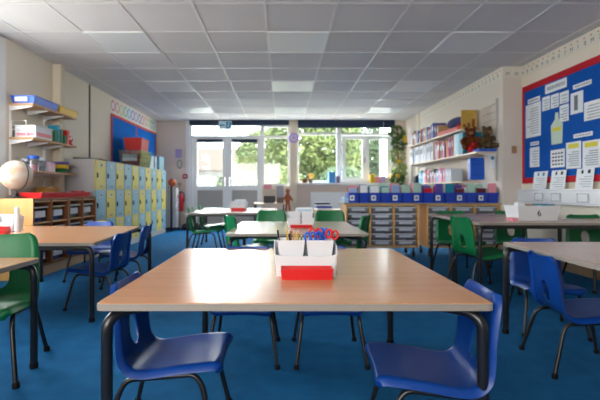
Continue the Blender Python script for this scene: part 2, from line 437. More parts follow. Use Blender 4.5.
# ------------------------------------------------------------------ pen caddies
def caddy(x, y, z, label, num=None, scissors=False, grp='table caddies'):
    r = empty('pen_caddy', (x, y, z)); tag(r, label, 'caddy', grp)
    # red drawer tray in front
    MB().opentub(.19, .07, .022 if num else .040, .004, .004, (0, -.075, 0)).build('red_tray', M_red, r)
    b = MB()
    for sx in (-1, 1):
        b.prism([(-.05, 0), (.075, 0), (.08, .12), (-.02, .112), (-.045, .085)], .004, lambda u, v, w, sx=sx: (sx*(.106+v*.1)+sx*w, u+.01, v))
    b.prism([(-.106, 0), (.106, 0), (.114, .082), (.09, .075), (-.09, .075), (-.114, .082)], .004, lambda u, v, w: (u, -.039-w, v))
    b.prism([(-.106, 0), (.106, 0), (.118, .12), (-.118, .12)], .004, lambda u, v, w: (u, .086+w, v))
    b.box(-.106, .106, -.039, .086, 0, .004)
    b.build('caddy_body', M_plastic_w, r)
    for sx in (-1, 1):
        MB().opentub(.104, .10, .128, .003, .014, (sx*.055, .026, .0045)).build('cup', M_plastic_w, r)
    if num: textmesh(num, .05, 'number', M_inkd, r, (0, -.0445, .048))
    return r
caddy(.09, 1.585, .5205, 'white pen caddy with red tray on the large front table')
caddy(.165, 3.62, .5205, 'white pen caddy marked 5 on the second table', '5')
caddy(-.62, 5.87, .5505, 'white pen caddy with red tray on the back table')
caddy(-2.29, 3.36, .5105, 'white pen caddy at the left edge on the left table')
# contents of the front caddy
cx0 = .09-.055; cy0 = 1.611; cz0 = .5285
def stick(name, p0, p1, r, m, label, cat, group, tip=None, tipm=None):
    p0, p1 = Vector(p0), Vector(p1); d = (p1-p0).normalized()
    o = MB().tube([p0, p1], r, 6).build(name, m); tag(o, label, cat, group)
    if tip:
        MB().tube([p1, p1+d*tip], [r, r*.15], 6).build('pencil_point', tipm, o)
    return o
M_pw = mat('pencil_wood', (210,170,120), .6); M_py = mat('pencil_yellow', (206,160,40), .4); M_pg = mat('pencil_green', (50,120,60), .4)
for i, (dx, dy, ex, ey, hh, m_, nm) in enumerate([(-.036,.0,-.052,.01,.175,M_inkd,'black'), (-.012,.02,-.014,.02,.17,M_py,'yellow'), (-.004,-.02,-.006,-.03,.165,M_inkd,'dark'),
        (.010,.02,.012,.02,.16,M_py,'ochre'), (.018,-.01,.020,-.02,.158,M_pw,'pale wooden'), (.027,.01,.030,.012,.165,M_py,'yellow ochre'), (.034,-.02,.040,-.02,.15,M_pg,'green'), (.004,.03,.0,.035,.168,M_woodd,'brown')]):
    stick('pencil', (cx0+dx, cy0+dy, cz0+.012), (cx0+ex, cy0+ey, cz0+hh-.016), .0036, m_, '%s pencil in the left cup of the front caddy, pencil %s' % (nm, ['one','two','three','four','five','six','seven','eight'][i]), 'pencil', 'pencils in the front caddy', .014, M_pw)
def scissors(x, y, z, m, rz, tilt, label):
    r = empty('scissors', (x, y, z), rz); r.rotation_euler = (0, tilt, rz); tag(r, label, 'scissors', 'scissors in the front caddy')
    for s in (-1, 1):
        pts = [Vector((s*(.012+.011*math.cos(t)), s*.002, .128+.017*math.sin(t))) for t in [2*PI*k/14 for k in range(15)]]
        MB().tube(pts, .0042, 8, False).build('handle', m, r, True)
        MB().prism([(-s*.001, .112), (s*.006, .112), (s*.001, 0)], .0015, lambda u, v, w: (u, s*.0017+w*s, v)).build('blade', M_steel, r)
for x, y, rz, t, m_, lb in ((.118,1.595,.2,-.06,M_blue2,'blue-handled scissors at the left of the right cup'), (.133,1.63,-.4,0,M_red,'red-handled scissors second from left in the right cup'),
        (.147,1.60,.5,.03,M_blue2,'blue-handled scissors in the middle of the right cup'), (.157,1.635,.1,.08,M_blue2,'taller blue-handled scissors behind the middle ones'), (.168,1.61,-.2,.22,M_red,'red-handled scissors leaning over the right rim')):
    scissors(x, y, .535+(.012 if 'red' in lb or 'taller' in lb else 0), m_, rz, t, lb)
# tub marked 6
r = empty('storage_tub', (2.13, 3.50, .5905)); tag(r, 'white storage tub marked 6 on the far right table', 'tub')
MB().opentub(.36, .22, .125, .005, .02).build('tub_body', M_plastic_w, r)
textmesh('6', .07, 'number', M_inkd, r, (.0, -.107, .06), rot=(PI/2-.16, 0, 0))
MB().box(-.165, -.11, -.09, -.03, .03, .15).build('white_box', M_paper, r)
tag(MB().box(2.17, 2.29, 3.44, 3.56, .60, .725).build('book', M_teal), 'teal book sticking out of the white tub marked 6', 'book')
tag(MB().box(2.03, 2.15, 3.50, 3.56, .60, .72).build('book', M_woodd), 'brown book sticking out of the white tub marked 6', 'book')
tag(MB().box(1.89, 1.94, 3.36, 3.46, .591, .615, .004).build('eraser_block', M_pink), 'pink block beside the white tub marked 6', 'block')
# white tube + red tray on left table
tag(MB().lathe([(.018,0),(.018,.19),(.015,.2)], (-2.10, 3.25, .5105), 14).build('glue_stick', M_plastic_w, None, True), 'tall white tube standing on the left table', 'tube')
tag(MB().opentub(.12, .08, .03, .004, .003, (-2.16, 3.14, .5105)).build('pencil_tray', M_red), 'small red tray beside the white tube on the left table', 'tray')

# ------------------------------------------------------------------ lockers
def O(n):
    a = ['first','second','third','fourth','fifth','sixth','seventh','eighth','ninth','tenth','eleventh','twelfth','thirteenth','fourteenth','fifteenth','sixteenth','seventeenth','eighteenth','nineteenth']
    if n < 19: return a[n]
    t = (n+1)//10; u = (n+1) % 10; tens = ['','','twent','thirt','fort','fift','sixt','sevent'][t]
    return tens+'ieth' if u == 0 else tens+'y-'+a[u-1]
ordn = ['first','second','third','fourth','fifth','sixth','seventh','eighth','ninth','tenth','eleventh','twelfth','thirteenth','fourteenth']
LK0, LKW, LKF = 5.13, .311, -2.33
for c in range(10):
    y0 = LK0+c*LKW; top = 'yellow' if c % 2 == 0 else 'blue'
    r = empty('locker', (LKF, y0+LKW/2, 0)); tag(r, 'three-door locker column, %s from the near end, with %s top door' % (ordn[c], top), 'locker', 'yellow and blue lockers')
    MB().box(-.42, -.02, -LKW/2+.001, LKW/2-.001, 0, 1.235).box(-.02, -.012, -LKW/2+.001, LKW/2-.001, 0, .075).build('locker_body', M_lock_g, r)
    for k in range(3):
        z0 = .08+k*.385; col = M_lock_y if (c+k) % 2 == 0 else M_lock_b
        d = MB().box(-.0195, 0, -LKW/2+.010, LKW/2-.010, z0+.004, z0+.376, .002).build('door', col, r)
        MB().box(.0005, .014, -LKW/2+.03, -LKW/2+.052, z0+.15, z0+.215, .003).build('handle', M_black, d)
        MB().box(.0005, .003, -.03, .03, z0+.29, z0+.335).build('number_plate', M_traylabel if k != 1 else M_paper, d)
        if k == 1 or (k == 2 and c % 3 == 0):
            MB().box(.0035, .005, -.018, .018, z0+.30, z0+.328).build('picture', M_inkd, d)
        MB().box(.0005, .004, -.045, .055, z0+.03, z0+.036).box(.0005, .004, -.045, .055, z0+.046, z0+.052).build('vent', M_ink, d)
# on top of lockers
r = empty('storage_crate', (-2.50, 7.02, 1.236)); tag(r, 'clear plastic crate of red trays on top of the lockers', 'crate')
MB().opentub(.36, .62, .27, .005, .03).build('crate_body', M_clear, r)
MB().box(-.12, .12, -.29, -.286, .09, .20).build('crate_label', M_paper, r)
for k in range(4):
    o = MB().opentub(.28, .44, .05, .004, .01, (0,0,0)).build('red_tray', M_red); o.location = (-2.50+.01*k, 7.02, 1.245+.062*k); o.rotation_euler = (0, 0, 0)
    tag(o, 'red tray in the clear crate on the lockers, %s from the bottom' % ordn[k], 'tray', 'red trays in the clear crate')
o = MB().opentub(.30, .44, .22, .004, .02).build('red_tray', M_red); o.location = (-2.50, 7.06, 1.50); o.rotation_euler = (-.0, 0, .05)
tag(o, 'deep red tray sticking up out of the clear crate on the lockers', 'tray', 'red trays in the clear crate')
for k, (m_, nm) in enumerate(((M_paper,'white'), (M_plastic_w,'off-white'), (M_paper,'white'), (M_teal,'teal-edged'), (M_paper,'white'))):
    tag(MB().box(-2.62, -2.40, 7.42+k*.09, 7.49+k*.09, 1.236, 1.236+.24).build('box_file', m_), '%s box file on the lockers, %s from the red crate' % (nm, ordn[k]), 'box file', 'box files on the lockers')
tag(MB().box(-2.55, -2.36, 7.90, 8.20, 1.236, 1.50, .01).build('storage_box', M_lock_b), 'pale blue box at the far end on top of the lockers', 'box')
o = MB().box(-.17, .17, -.35, .30, 0, .012, .003).tube([(-.17, -.3, .02), (0, -.1, .03), (.14, .2, .02)], .007).build('folded_stand', M_black); o.location = (-2.55, 5.55, 1.236); o.rotation_euler = (0,0,.2)
tag(o, 'flat black folded stand on the near end of the lockers', 'stand')

# ------------------------------------------------------------------ tray units
def tray_unit(name, org, ang, W, D, Ht, cols, rows, base, label, m=M_wood, castors=False, rail=True):
    """front faces local -Y; origin at front left corner on the floor; returns (empty, list of cell frames)"""
    r = empty(name, org, ang); tag(r, label, 'tray unit', 'tray units')
    t = .018
    b = MB().box(0, W, 0.0, D, Ht-t, Ht).box(0, W, 0.005, D, base, base+t).box(t, W-t, D-.008, D, base+t, Ht-t)
    b.build('carcass', m if castors else M_woodd, r)
    cw = (W-t)/cols
    for i in range(cols+1):
        MB().box(i*cw, i*cw+t, .004 if 0 < i < cols else 0.0, D-.009, base+t+.0005 if 0 < i < cols else (base+t if 1 else 0), Ht-t-.0005).build('upright', m, r)
    if castors:
        for x in (.05, W-.05):
            for y in (.06, D-.06):
                MB().lathe([(.001, -.012), (.032, -.012), (.032, .012), (.001, .012)], (x, y, .033), 14, (1,0,0)).box(x-.006, x+.006, y-.012, y+.012, .06, base).build('castor', M_black, r)
    else:
        MB().box(.0, W, .03, D, 0, base).build('plinth', M_skirt, r)
    return r, cw, t
def w2(org, ang, x, y, z):
    c, s = math.cos(ang), math.sin(ang); return (org[0]+x*c-y*s, org[1]+x*s+y*c, org[2]+z)
tray_cache = {}
def tray(org, ang, x, y, z, w, d, h, body, lab, label, group, clear=False):
    key = (round(w,3), round(d,3), round(h,3), body.name, clear)
    if key not in tray_cache:
        r = empty('storage_tray'); tag(r, '', 'tray')
        MB().opentub(w-.014, d, h, .003, .008).build('tray_body', body, r)
        MB().box(-w/2+.004, w/2-.004, -d/2-.008, -d/2+.004, h-.014, h).build('rim', lab if not clear else M_lock_g, r)
        MB().box(-w*.30, w*.30, -d/2-.004, -d/2+.003, h*.3, h*.72).build('label_holder', lab, r)
        if clear: MB().box(-w*.36, w*.36, -d*.38, d*.38, .004, h*.7).build('contents', R.choice((M_ink, M_teal, M_purple, M_traylabel)), r)
        tray_cache[key] = r; o = r
    else: o = copy_tree(tray_cache[key])
    o.location = w2(org, ang, x, y, z); o.rotation_euler = (0, 0, ang)
    tag(o, label, 'tray', group); return o
# left units: front faces +X. local x -> +Y
A90 = PI/2
for u, (ya, yb) in enumerate(((3.82, 4.47), (4.475, 5.115))):
    org = (-2.32, ya, 0)
    r, cw, t = tray_unit('tray_unit', org, A90, yb-ya, .45, .765, 2, 3, .10, ('wooden tray unit under the globe, its pale side panel towards the camera', 'wooden tray unit between the globe unit and the lockers')[u], m=M_woodd)
    if u == 0: MB().box(-.006, -.0005, -.002, .45, .0, .765).build('side_panel', M_wood, r)
    for c in range(2):
        for k in range(3):
            z0 = .12+k*.208
            MB().box(c*cw+t+.001, (c+1)*cw-.001, .01, .44, z0+.19, z0+.203).build('shelf', M_shelfw, r)
            tray(org, A90, c*cw+t+(cw-t)/2, .235, z0+.001+(.0 if k == 0 else -.004), cw-t-.02, .40, .15, M_clear, M_traylabel,
                 'clear tray in the %s wooden unit, %s column, %s row from the top' % (('near','far')[u], ('near','far')[c], ordn[2-k]), 'clear trays in the left units', True)
# right units, front faces camera
for u, (xa, xb, cols, rows) in enumerate(((.80, 1.71, 3, 6), (1.81, 2.72, 3, 6))):
    org = (xa, 5.12, 0)
    r, cw, t = tray_unit('tray_unit', org, 0, xb-xa, .44, .665, cols, rows, .125, ('beech tray unit on castors left of the gap, under the blue book bins', 'beech tray unit on castors by the right wall, under the blue book bins')[u], castors=True)
    for c in range(cols):
        for k in range(rows):
            z0 = .147+k*.0835
            tray(org, 0, c*cw+t+(cw-t)/2, .223, z0, cw-t-.006, .40, .070, M_traygrey, M_traylabel,
                 'grey tray in the %s beech unit, %s column, %s row from the top' % (('left','right')[u], ordn[c], ordn[5-k]), 'grey trays in the beech units')
wt = tag(MB().box(.77, 2.735, 5.10, 5.58, .6655, .683).build('worktop', mat('worktop_grey', (160,146,124), .4)), 'long thin worktop lying over both beech tray units', 'worktop')
# blue bins with books
BZ = .6835
bincache = {}
cols_b = [(M_pink,'pink'), (mat('book_mint', (170,206,190), .6),'mint'), (M_paper,'white'), (M_pink,'pink'), (mat('book_mint', (170,206,190)),'mint'), (M_redb,'dark red'), (mat('book_lblue', (140,170,214), .6),'light blue'), (M_teal,'teal'), (mat('book_mar', (100,28,40), .6),'maroon'), (M_purple,'purple')]
for i in range(14):
    x = .90+i*.1345
    lab = i % 2 == 0
    if lab not in bincache:
        r = empty('book_bin'); MB().opentub(.126, .28, .125, .004, .006).build('bin_body', M_bin, r)
        MB().box(-.064, .064, -.145, -.139, .112, .128).build('bin_rim', M_bin, r)
        if lab:
            l_ = MB().box(-.05, .008, -.1405, -.1375, .03, .095).build('bin_label', M_paper, r)
            MB().box(-.036, -.006, -.142, -.1406, .047, .078).build('picture', M_ink, l_)
        bincache[lab] = r; o = r
    else: o = copy_tree(bincache[lab])
    o.location = (x, 5.275, BZ)
    tag(o, 'blue book bin %s, %s of fourteen from the window end' % ('with white label' if lab else 'without label', ordn[i]), 'bin', 'blue book bins')
    k = 0; y = 5.16
    while y < 5.38:
        m_, nm = R.choice(cols_b); th = R.uniform(.012, .03); hh = R.uniform(.17, .25); wd = R.uniform(.085, .108)
        o = MB().box(-wd/2, wd/2, 0, th, 0, hh).build('book', m_)
        MB().box(-wd/2+.003, wd/2-.004, .002, th-.002, hh, hh+.002).build('page_block', M_paper, o)
        o.location = (x+R.uniform(-.004,.004), y, BZ+.005); o.rotation_euler = (R.uniform(-.04,.0), 0, 0)
        tag(o, '%s book in the %s bin from the window end, %s from its front' % (nm, ordn[i], ordn[k]), 'book', 'books in the blue bins')
        y += th+R.uniform(.028, .05); k += 1
o = MB().box(-.05, .05, -.12, .12, 0, .07, .01).build('tissue_box', mat('pale_blue_card', (168,196,226), .6)); o.location = (.835-.02, 5.30, BZ); o.scale = (.6,1,1)
tag(o, 'pale blue box at the window end of the bin row', 'box')

# ------------------------------------------------------------------ left wall shelves
def lshelf(z, nm, y0=4.16, y1=5.04):
    r = empty('wall_shelf', (LX, y0, z)); tag(r, '%s wooden wall shelf on the left wall' % nm, 'shelf', 'left wall shelves')
    L = y1-y0
    MB().box(.02, .265, 0, L, -.02, 0, .001).build('shelf_board', M_shelfw, r)
    for yy in (.03, .30, .62):
        MB().prism([(.02, -.0205), (.24, -.0205), (.24, -.028), (.02, -.07)], .012, lambda u, v, w, yy=yy: (u, yy+w, v)).build('bracket', M_white, r)
    return r
lshelf(1.728, 'top'); lshelf(1.383, 'middle'); lshelf(1.045, 'bottom')
r = empty('shelf_upright', (LX, 4.19, .80)); tag(r, 'white slotted upright holding the left shelves, nearest the camera', 'shelf upright', 'shelf uprights')
MB().box(.001, .018, 0, .02, 0, .93).build('rail', M_white, r)
r = empty('shelf_upright', (LX, 4.78, .80)); tag(r, 'white slotted upright holding the left shelves, nearer the lockers', 'shelf upright', 'shelf uprights')
MB().box(.001, .018, 0, .02, 0, .93).build('rail', M_white, r)
SX = LX+.145
def shallow(x, y, z, w, d, h, m, label, lid=None, ang=0):
    r = empty('plastic_tray', (x, y, z)); r.rotation_euler = (0,0,ang); tag(r, label, 'tray')
    MB().opentub(w, d, h, .004, .012).build('tray_body', m, r)
    MB().box(-w/2-.006, w/2+.006, -d/2-.006, -d/2, h-.012, h).box(-w/2-.006, w/2+.006, d/2, d/2+.006, h-.012, h).box(w/2, w/2+.006, -d/2, d/2, h-.012, h).build('rim', m, r)
    return r
r = shallow(SX+.005, 4.40, 1.7285, .24, .45, .08, M_blue2, 'blue shallow tray with white label on the top left shelf')
MB().box(-.08, .05, -.2335, -.2285, .02, .065).build('tray_label', M_paper, r)
shallow(SX+.005, 4.86, 1.7285, .24, .40, .075, M_yellow, 'yellow shallow tray at the far end of the top left shelf')
# middle shelf
r = empty('storage_box', (SX+.0, 4.36, 1.3835)); tag(r, 'white storage box with pinkish sides on the middle left shelf', 'box')
MB().box(-.10, .115, -.15, .16, 0, .115, .008).build('box_body', M_paper, r); MB().box(-.105, .12, -.155, .165, .115, .13, .004).build('lid', M_plastic_w, r)
MB().box(-.08, .1, -.1525, -.1505, .02, .05).box(.1155, .117, -.13, .14, .02, .06).build('stripe', M_pink, r)
r = empty('wire_rack', (LX+.06, 4.185, 1.3835)); tag(r, 'small white wire rack at the near end of the middle left shelf', 'rack')
MB().tube([(-.03,0,0), (-.03,0,.17), (.12,0,.17), (.12,0,.0)], .005).tube([(-.03,0,.08), (.12,0,.08)], .004).build('wire', M_white, r)
tag(MB().lathe([(.03,0),(.03,.12),(.018,.15),(.018,.17)], (LX+.06, 4.62, 1.3835), 12).build('bottle', M_black, None, True), 'black bottle behind the white box on the middle left shelf', 'bottle')
for k, (y, h, m_, nm) in enumerate(((4.60, .13, M_green, 'green'), (4.66, .20, M_teal, 'teal'), (4.72, .16, M_green, 'dark green'), (4.80, .10, M_green, 'low green'), (4.86,.17,M_red,'red'))):
    tag(MB().box(SX-.02, SX+.10, y, y+.045, 1.3835, 1.3835+h).build('book', m_), '%s box book on the middle left shelf, %s after the white box' % (nm, ordn[k]), 'book', 'books on the middle left shelf')
r = empty('toy_figure', (SX+.07, 4.965, 1.3835)); tag(r, 'small red and white round toy at the far end of the middle left shelf', 'toy')
MB().ball((0,0,.075), .042).build('head', M_red, r, True); MB().lathe([(.03,0),(.036,.01),(.024,.036)], (0,0,0), 12).build('base', M_redb, r, True); MB().ball((.03,-.025,.08), .018).build('face', M_paper, r, True)
# bottom shelf
def jar(x, y, z, r_, h, lidm, label):
    r = empty('jar', (x, y, z)); tag(r, label, 'jar', 'jars on the bottom left shelf')
    MB().lathe([(r_,0),(r_,h*.85),(r_*.85,h)], (0,0,0), 18).build('jar_body', M_clear, r, True)
    MB().lathe([(r_*1.03,h+.0005),(r_*1.03,h+.028),(r_*.9,h+.033)], (0,0,0), 18).build('lid', lidm, r, True)
    MB().lathe([(r_*.85,.004),(r_*.85,h*.5)], (0,0,0), 14).build('contents', R.choice((M_pink, M_teal, M_ink)), r, True)
jar(SX+.05, 4.28, 1.0455, .055, .125, M_blue2, 'clear jar with blue lid on the bottom left shelf')
jar(SX+.055, 4.42, 1.0455, .045, .115, M_plastic_w, 'clear jar with white lid behind the blue-lidded jar')
jar(SX-.06, 4.33, 1.0455, .045, .10, M_traylabel, 'small clear jar near the wall on the bottom left shelf')
tag(MB().box(SX-.03, SX+.115, 4.475, 4.58, 1.0455, 1.15, .005).build('storage_box', mat('pale_pink', (226,196,212), .6)), 'pale pink box on the bottom left shelf', 'box')
r = empty('round_tray', (SX+.0, 4.82, 1.0455)); tag(r, 'yellow round-ended tray piled on the bottom left shelf', 'tray')
MB().lathe([(.10,.048),(.122,.052),(.126,.095),(.118,.095),(.114,.058),(.0,.056)], (0,0,0), 24).build('tray_body', M_yellow, r, True)
r = empty('round_tray', (SX+.0, 4.83, 1.0455)); tag(r, 'green round-ended tray underneath the yellow tray on the bottom left shelf', 'tray')
MB().lathe([(.08,.0),(.112,.004),(.118,.045),(.11,.045),(.105,.01),(.0,.008)], (0,0,0), 24).build('tray_body', M_green, r, True)
r = empty('round_tray', (SX+.0, 4.84, 1.1415)); tag(r, 'blue-purple tray on top of the yellow tray on the bottom left shelf', 'tray')
MB().lathe([(.09,.0),(.12,.004),(.124,.03),(.116,.03),(.11,.008),(.0,.006)], (0,0,0), 24).build('tray_body', M_purple, r, True)
# on the units: red tray, basket, globe
r = empty('long_tray', (-2.46, 4.52, .7655)); tag(r, 'long red tray lying on top of the wooden tray units', 'tray')
MB().opentub(.22, 1.02, .055, .004, .015).build('tray_body', M_red, r); MB().box(.09,.118,-.515,.515,.047,.055).build('rim', M_red, r)
for k in range(3):
    tag(MB().box(-2.42+.0, -2.38, 4.70+k*.09, 4.76+k*.09, .771, .835).build('building_block', (M_redb, M_red, M_redb)[k]), 'red block in the long red tray, %s from the globe' % ordn[k], 'block', 'blocks in the long red tray')
r = empty('basket', (-2.68, 4.68, .7655)); tag(r, 'amber woven basket behind the long red tray', 'basket')
MB().opentub(.13, .26, .11, .006, .02).build('basket_body', mat('amber', (196,140,50), .6, var=.2, scale=(60,60,60)), r)
r = empty('globe', (-2.585, 3.99, .7655)); tag(r, 'cream world globe on a stand on top of the wooden tray unit', 'globe')
M_globe = mat('globe_map', (214,200,186), .3, .5, rgb2=(206,158,122), scale=(5,5,5), detail=3)
rp = [n for n in M_globe.node_tree.nodes if n.type == 'VALTORGB'][0]; rp.color_ramp.elements[0].position = .38; rp.color_ramp.elements[1].position = .5
MB().ball((0,0,.225), .142, n=32).build('sphere', M_globe, r, True)
MB().tube([Vector((.160*math.sin(t)*.94, -.16*math.sin(t)*.34, .232-.160*math.cos(t))) for t in [PI*k/16 for k in range(17)]], .005).tube([(0,0,.075),(0,0,.03)], .008).build('meridian_arm', M_black, r, True)
MB().lathe([(.085,0),(.085,.008),(.03,.022),(.012,.05)], (0,0,0), 24).build('base', M_black, r, True)

# ------------------------------------------------------------------ left notice board + ring border
r = empty('notice_board', (LX+.002, 7.85, 1.28)); tag(r, 'blue notice board with red border above the lockers', 'notice board')
MB().box(0, .012, -1.17, 1.17, 0, .80).build('board_panel', M_blueb2, r)
b = MB().box(.0125, .02, -1.19, 1.19, .775, .815).box(.0125, .02, -1.19, 1.19, -.015, .03).box(.0125, .02, -1.19, -1.15, .03, .775).box(.0125, .02, 1.15, 1.19, .03, .775).box(.0125, .02, -.06, -.03, .03, .775)
b.build('board_border', mat('border_red', (214,70,70), .7), r)
ring_cols = [((226,120,110),'red'),((232,160,110),'orange'),((216,206,120),'yellow'),((150,190,140),'green'),((130,180,210),'light blue'),((120,140,200),'blue'),((200,150,190),'pink'),((70,130,160),'teal')]
for k in range(13):
    c_, nm = ring_cols[k % 8]; y = 6.76+k*.178
    r = empty('paper_ring', (LX+.002, y, 2.235)); tag(r, '%s paper ring above the left notice board, %s from the near end' % (nm, ordn[k]), 'paper ring', 'paper rings above the left board')
    MB().box(0, .002, -.084, .084, -.105, .105).build('card', M_paper, r)
    b = MB(); n = 20
    o_ = [b.b.verts.new((.004, .08*math.cos(2*PI*i/n), .095*math.sin(2*PI*i/n))) for i in range(n)]; i_ = [b.b.verts.new((.004, .052*math.cos(2*PI*i/n), .064*math.sin(2*PI*i/n))) for i in range(n)]
    for i in range(n): b.b.faces.new((o_[i], o_[(i+1)%n], i_[(i+1)%n], i_[i]))
    b.build('ring', mat('ring_%d' % (k % 8), c_, .7), r)

# ------------------------------------------------------------------ right notice board
def wp(px, py): Y = 2.975*F/(px-282); return Y, H+(190-py)*Y/F
BX = 2.978
r = empty('notice_board', (BX, 3.9, .945)); tag(r, 'large blue notice board with red border on the right wall', 'notice board')
MB().box(-.014, 0, -1.2, 1.13, 0, 1.145).build('board_panel', M_blueb, r)
MB().box(-.02, -.0145, -1.2, 1.15, 1.09, 1.16).box(-.02, -.0145, -1.2, 1.15, -.02, .045).box(-.02, -.0145, 1.11, 1.15, .045, 1.09).build('board_border', M_redb, r)
def sheet(px0, px1, yt, yb, label, kind='lines', m=M_paper, nm='poster'):
    Ya, zt = wp(px0, yt); _, zb = wp(px0, yb); Yb, _ = wp(px1, yt)
    w_, h_ = Ya-Yb, zt-zb
    r = empty(nm, (BX-.0155, (Ya+Yb)/2, zb)); tag(r, label, 'poster', 'sheets on the right notice board')
    MB().box(-.0025, 0, -w_/2, w_/2, 0, h_).build('sheet', m, r)
    if kind in ('lines', 'yellow'):
        b = MB(); n = max(1, int(h_/.035))
        top_ = h_*.9 if kind == 'lines' else h_*.68
        for k in range(n):
            z = .1*h_+k*(top_-.1*h_)/max(1, n) if n > 1 else h_*.35
            b.box(-.0035, -.0026, -w_*.38, w_*R.uniform(.1,.4), z, z+min(.010, h_*.35))
        b.build('writing', M_inkl, r)
    if kind == 'title':
        b = MB(); x = -w_*.42
        while x < w_*.42:
            q = R.uniform(.012,.03); b.box(-.0035, -.0026, x, min(x+q, w_*.44), h_*.3, h_*.7); x += q+.01
        b.build('writing', M_inkl, r)
    if kind == 'yellow':
        MB().box(-.0035, -.0026, -w_*.36, w_*.36, h_*.76, h_*.93).build('heading', mat('highlight', (220,210,60), .7), r)
    if kind == 'dots':
        b = MB()
        for a in range(4):
            for c in range(4): b.box(-.0035, -.0026, -w_*.38+a*w_*.21, -w_*.38+a*w_*.21+w_*.13, h_*(.14+c*.2), h_*(.14+c*.2)+h_*.09)
        b.build('picture_grid', M_inkd, r)
    if kind == 'photo':
        MB().box(-.0035, -.0026, -w_*.1, w_*.2, h_*.15, h_*.85).build('picture', M_ink, r)
    return r
S = [(547,568,78.6,83.2,'title banner strip at the top of the right notice board','title'), (546.5,568,85.5,94.5,'second title strip just below the top banner','title'),
 (574.5,593,85.5,90,'small heading strip right of the top banners on the notice board','title'), (529,541,100,104.5,'narrow heading above the tall sheet at the board left side','title'),
 (527,542,106,138.5,'tall white sheet at the left side of the right notice board','lines'), (543.5,551,98,111.5,'small sheet left of the three in a row under the banners','lines'),
 (552,560,95.5,109,'small sheet in the middle of the three in a row under the banners','lines'), (561,570,93,104.5,'small sheet right of the three in a row under the banners','lines'),
 (561,570,106,122.5,'shiny plastic wallet sheet under the right one of the three small sheets','lines'), (572,584.5,94,115,'sheet with a dark vertical picture strip','photo'),
 (585.5,604,103,121.5,'wide sheet of writing at the right edge of the photo','lines'), (575,594,134.5,138.5,'small heading strip above the yellow-headed sheets','title'),
 (567.5,582.5,143,169,'sheet with yellow heading, left of two','yellow'), (584,602,141.5,168.5,'sheet with yellow heading, right of two','yellow'),
 (552,566,150.5,168,'sheet with a grid of small dark pictures','dots'), (531.5,540,142.5,146,'small heading low on the left of the notice board','title'), (531,540.5,148,167.5,'small sheet low on the left of the notice board','lines')]
for a in S: sheet(a[0], a[1], a[2], a[3], a[4], a[5])
Yc, zc = wp(558, 144)
r = empty('poster', (BX-.0155, Yc, zc)); tag(r, 'pale green bottle-shaped cut-out on the right notice board', 'poster', 'sheets on the right notice board')
MB().prism([(-.085,0),(.085,0),(.095,.21),(.03,.27),(.022,.34),(-.022,.34),(-.03,.27),(-.095,.21)], .0025, lambda u, v, w: (-w, u, v)).build('sheet', mat('pale_green', (196,214,196), .7), r)
MB().box(-.0035, -.0026, -.07, .07, .14, .18).build('heading', mat('highlight', (0,0,0)), r)
# dado trunking with outlets and sheets leaning over it
r = empty('dado_trunking', (RX-.001, 3.4, .69)); tag(r, 'white cable trunking running along the right wall below the notice board', 'trunking')
MB().box(-.055, 0, -1.9, 1.69, 0, .165, .004).build('trunking_body', M_plastic_w, r)
MB().box(-.058, -.0555, -1.9, 1.69, .145, .15).box(-.058, -.0555, -1.9, 1.69, .018, .023).build('seam', M_traylabel, r)
for k, px in enumerate((539, 556, 583)):
    Y = 2.92*F/(px-282)
    r = empty('power_socket', (RX-.0575, Y, .725)); tag(r, 'white double power socket in the trunking, %s from the window end' % ordn[k], 'socket', 'sockets in the trunking')
    MB().box(-.008, 0, -.072, .072, 0, .085, .003).build('socket_plate', M_paper, r)
    MB().box(-.0095, -.0085, -.072, .072, .0, .005).box(-.0095, -.0085, -.072, .072, .08, .085).box(-.0095, -.0085, -.072, -.067, .005, .08).box(-.0095, -.0085, .067, .072, .005, .08).build('socket_trim', M_ink, r)
for k, (p0, p1) in enumerate(((532.5, 546), (550, 564.5), (575, 592.5))):
    Ya = 2.93*F/(p0-282); Yb = 2.93*F/(p1-282); w_ = Ya-Yb
    r = empty('worksheet', (RX-.05, (Ya+Yb)/2, .857)); r.rotation_euler = (0, .12, 0)
    tag(r, 'white worksheet standing on the trunking against the board, %s from the window end' % ordn[k], 'worksheet', 'worksheets on the trunking')
    MB().box(-.002, 0, -w_/2, w_/2, 0, .20).build('sheet', M_paper, r)
    b = MB()
    for a in range(5): b.box(-.003, -.0021, -w_*.4, w_*R.uniform(0,.4), .02+a*.024, .026+a*.024)
    b.build('writing', M_inkl, r)
    MB().box(-.003, -.0021, -w_*.3, -w_*.15, .15, .185).box(-.003, -.0021, w_*.1, w_*.22, .15, .185).build('picture', M_inkd if k else M_teal, r)
# number border along right wall top
def border(name, y0, y1, x, label, ang):
    L = y1-y0; r = empty(name, (x, (y0+y1)/2, 2.235)); tag(r, label, 'wall border', 'number borders')
    MB().box(-.003, -.0005, -L/2, L/2, 0, .14).build('strip', mat('border_cream', (228,222,208), .7), r)
    b = MB(); n = int(L/.09)
    for k in range(n): yy = -L/2+(k+.5)*L/n; b.box(-.004, -.0031, yy-.010, yy+.010, .098, .112)
    b.build('red_marks', mat('mark_red', (196,110,104), .7), r)
    txt = ' '.join(str(i) for i in (range(1, int(L/.115)+1)))
    return r, L
r, L = border('number_border', .9, 5.085, RX, 'cream number border on the wall above the notice board', 0)
for k in range(44):
    y = 2.08-k*.095
    textmesh(str((k*7+1) % 10) if k % 3 else 'M', .062, 'numeral', M_ink, r, (-.0035, y, .05), rot=(PI/2, 0, -PI/2), ext=.0004)
r, L = border('number_border', 5.10, 8.14, RX2, 'cream number border on the wall above the bookshelves', 0)
for k in range(30):
    y = 1.48-k*.1
    textmesh(str((k*3+2) % 10), .062, 'numeral', M_ink, r, (-.0035, y, .05), rot=(PI/2, 0, -PI/2), ext=.0004)
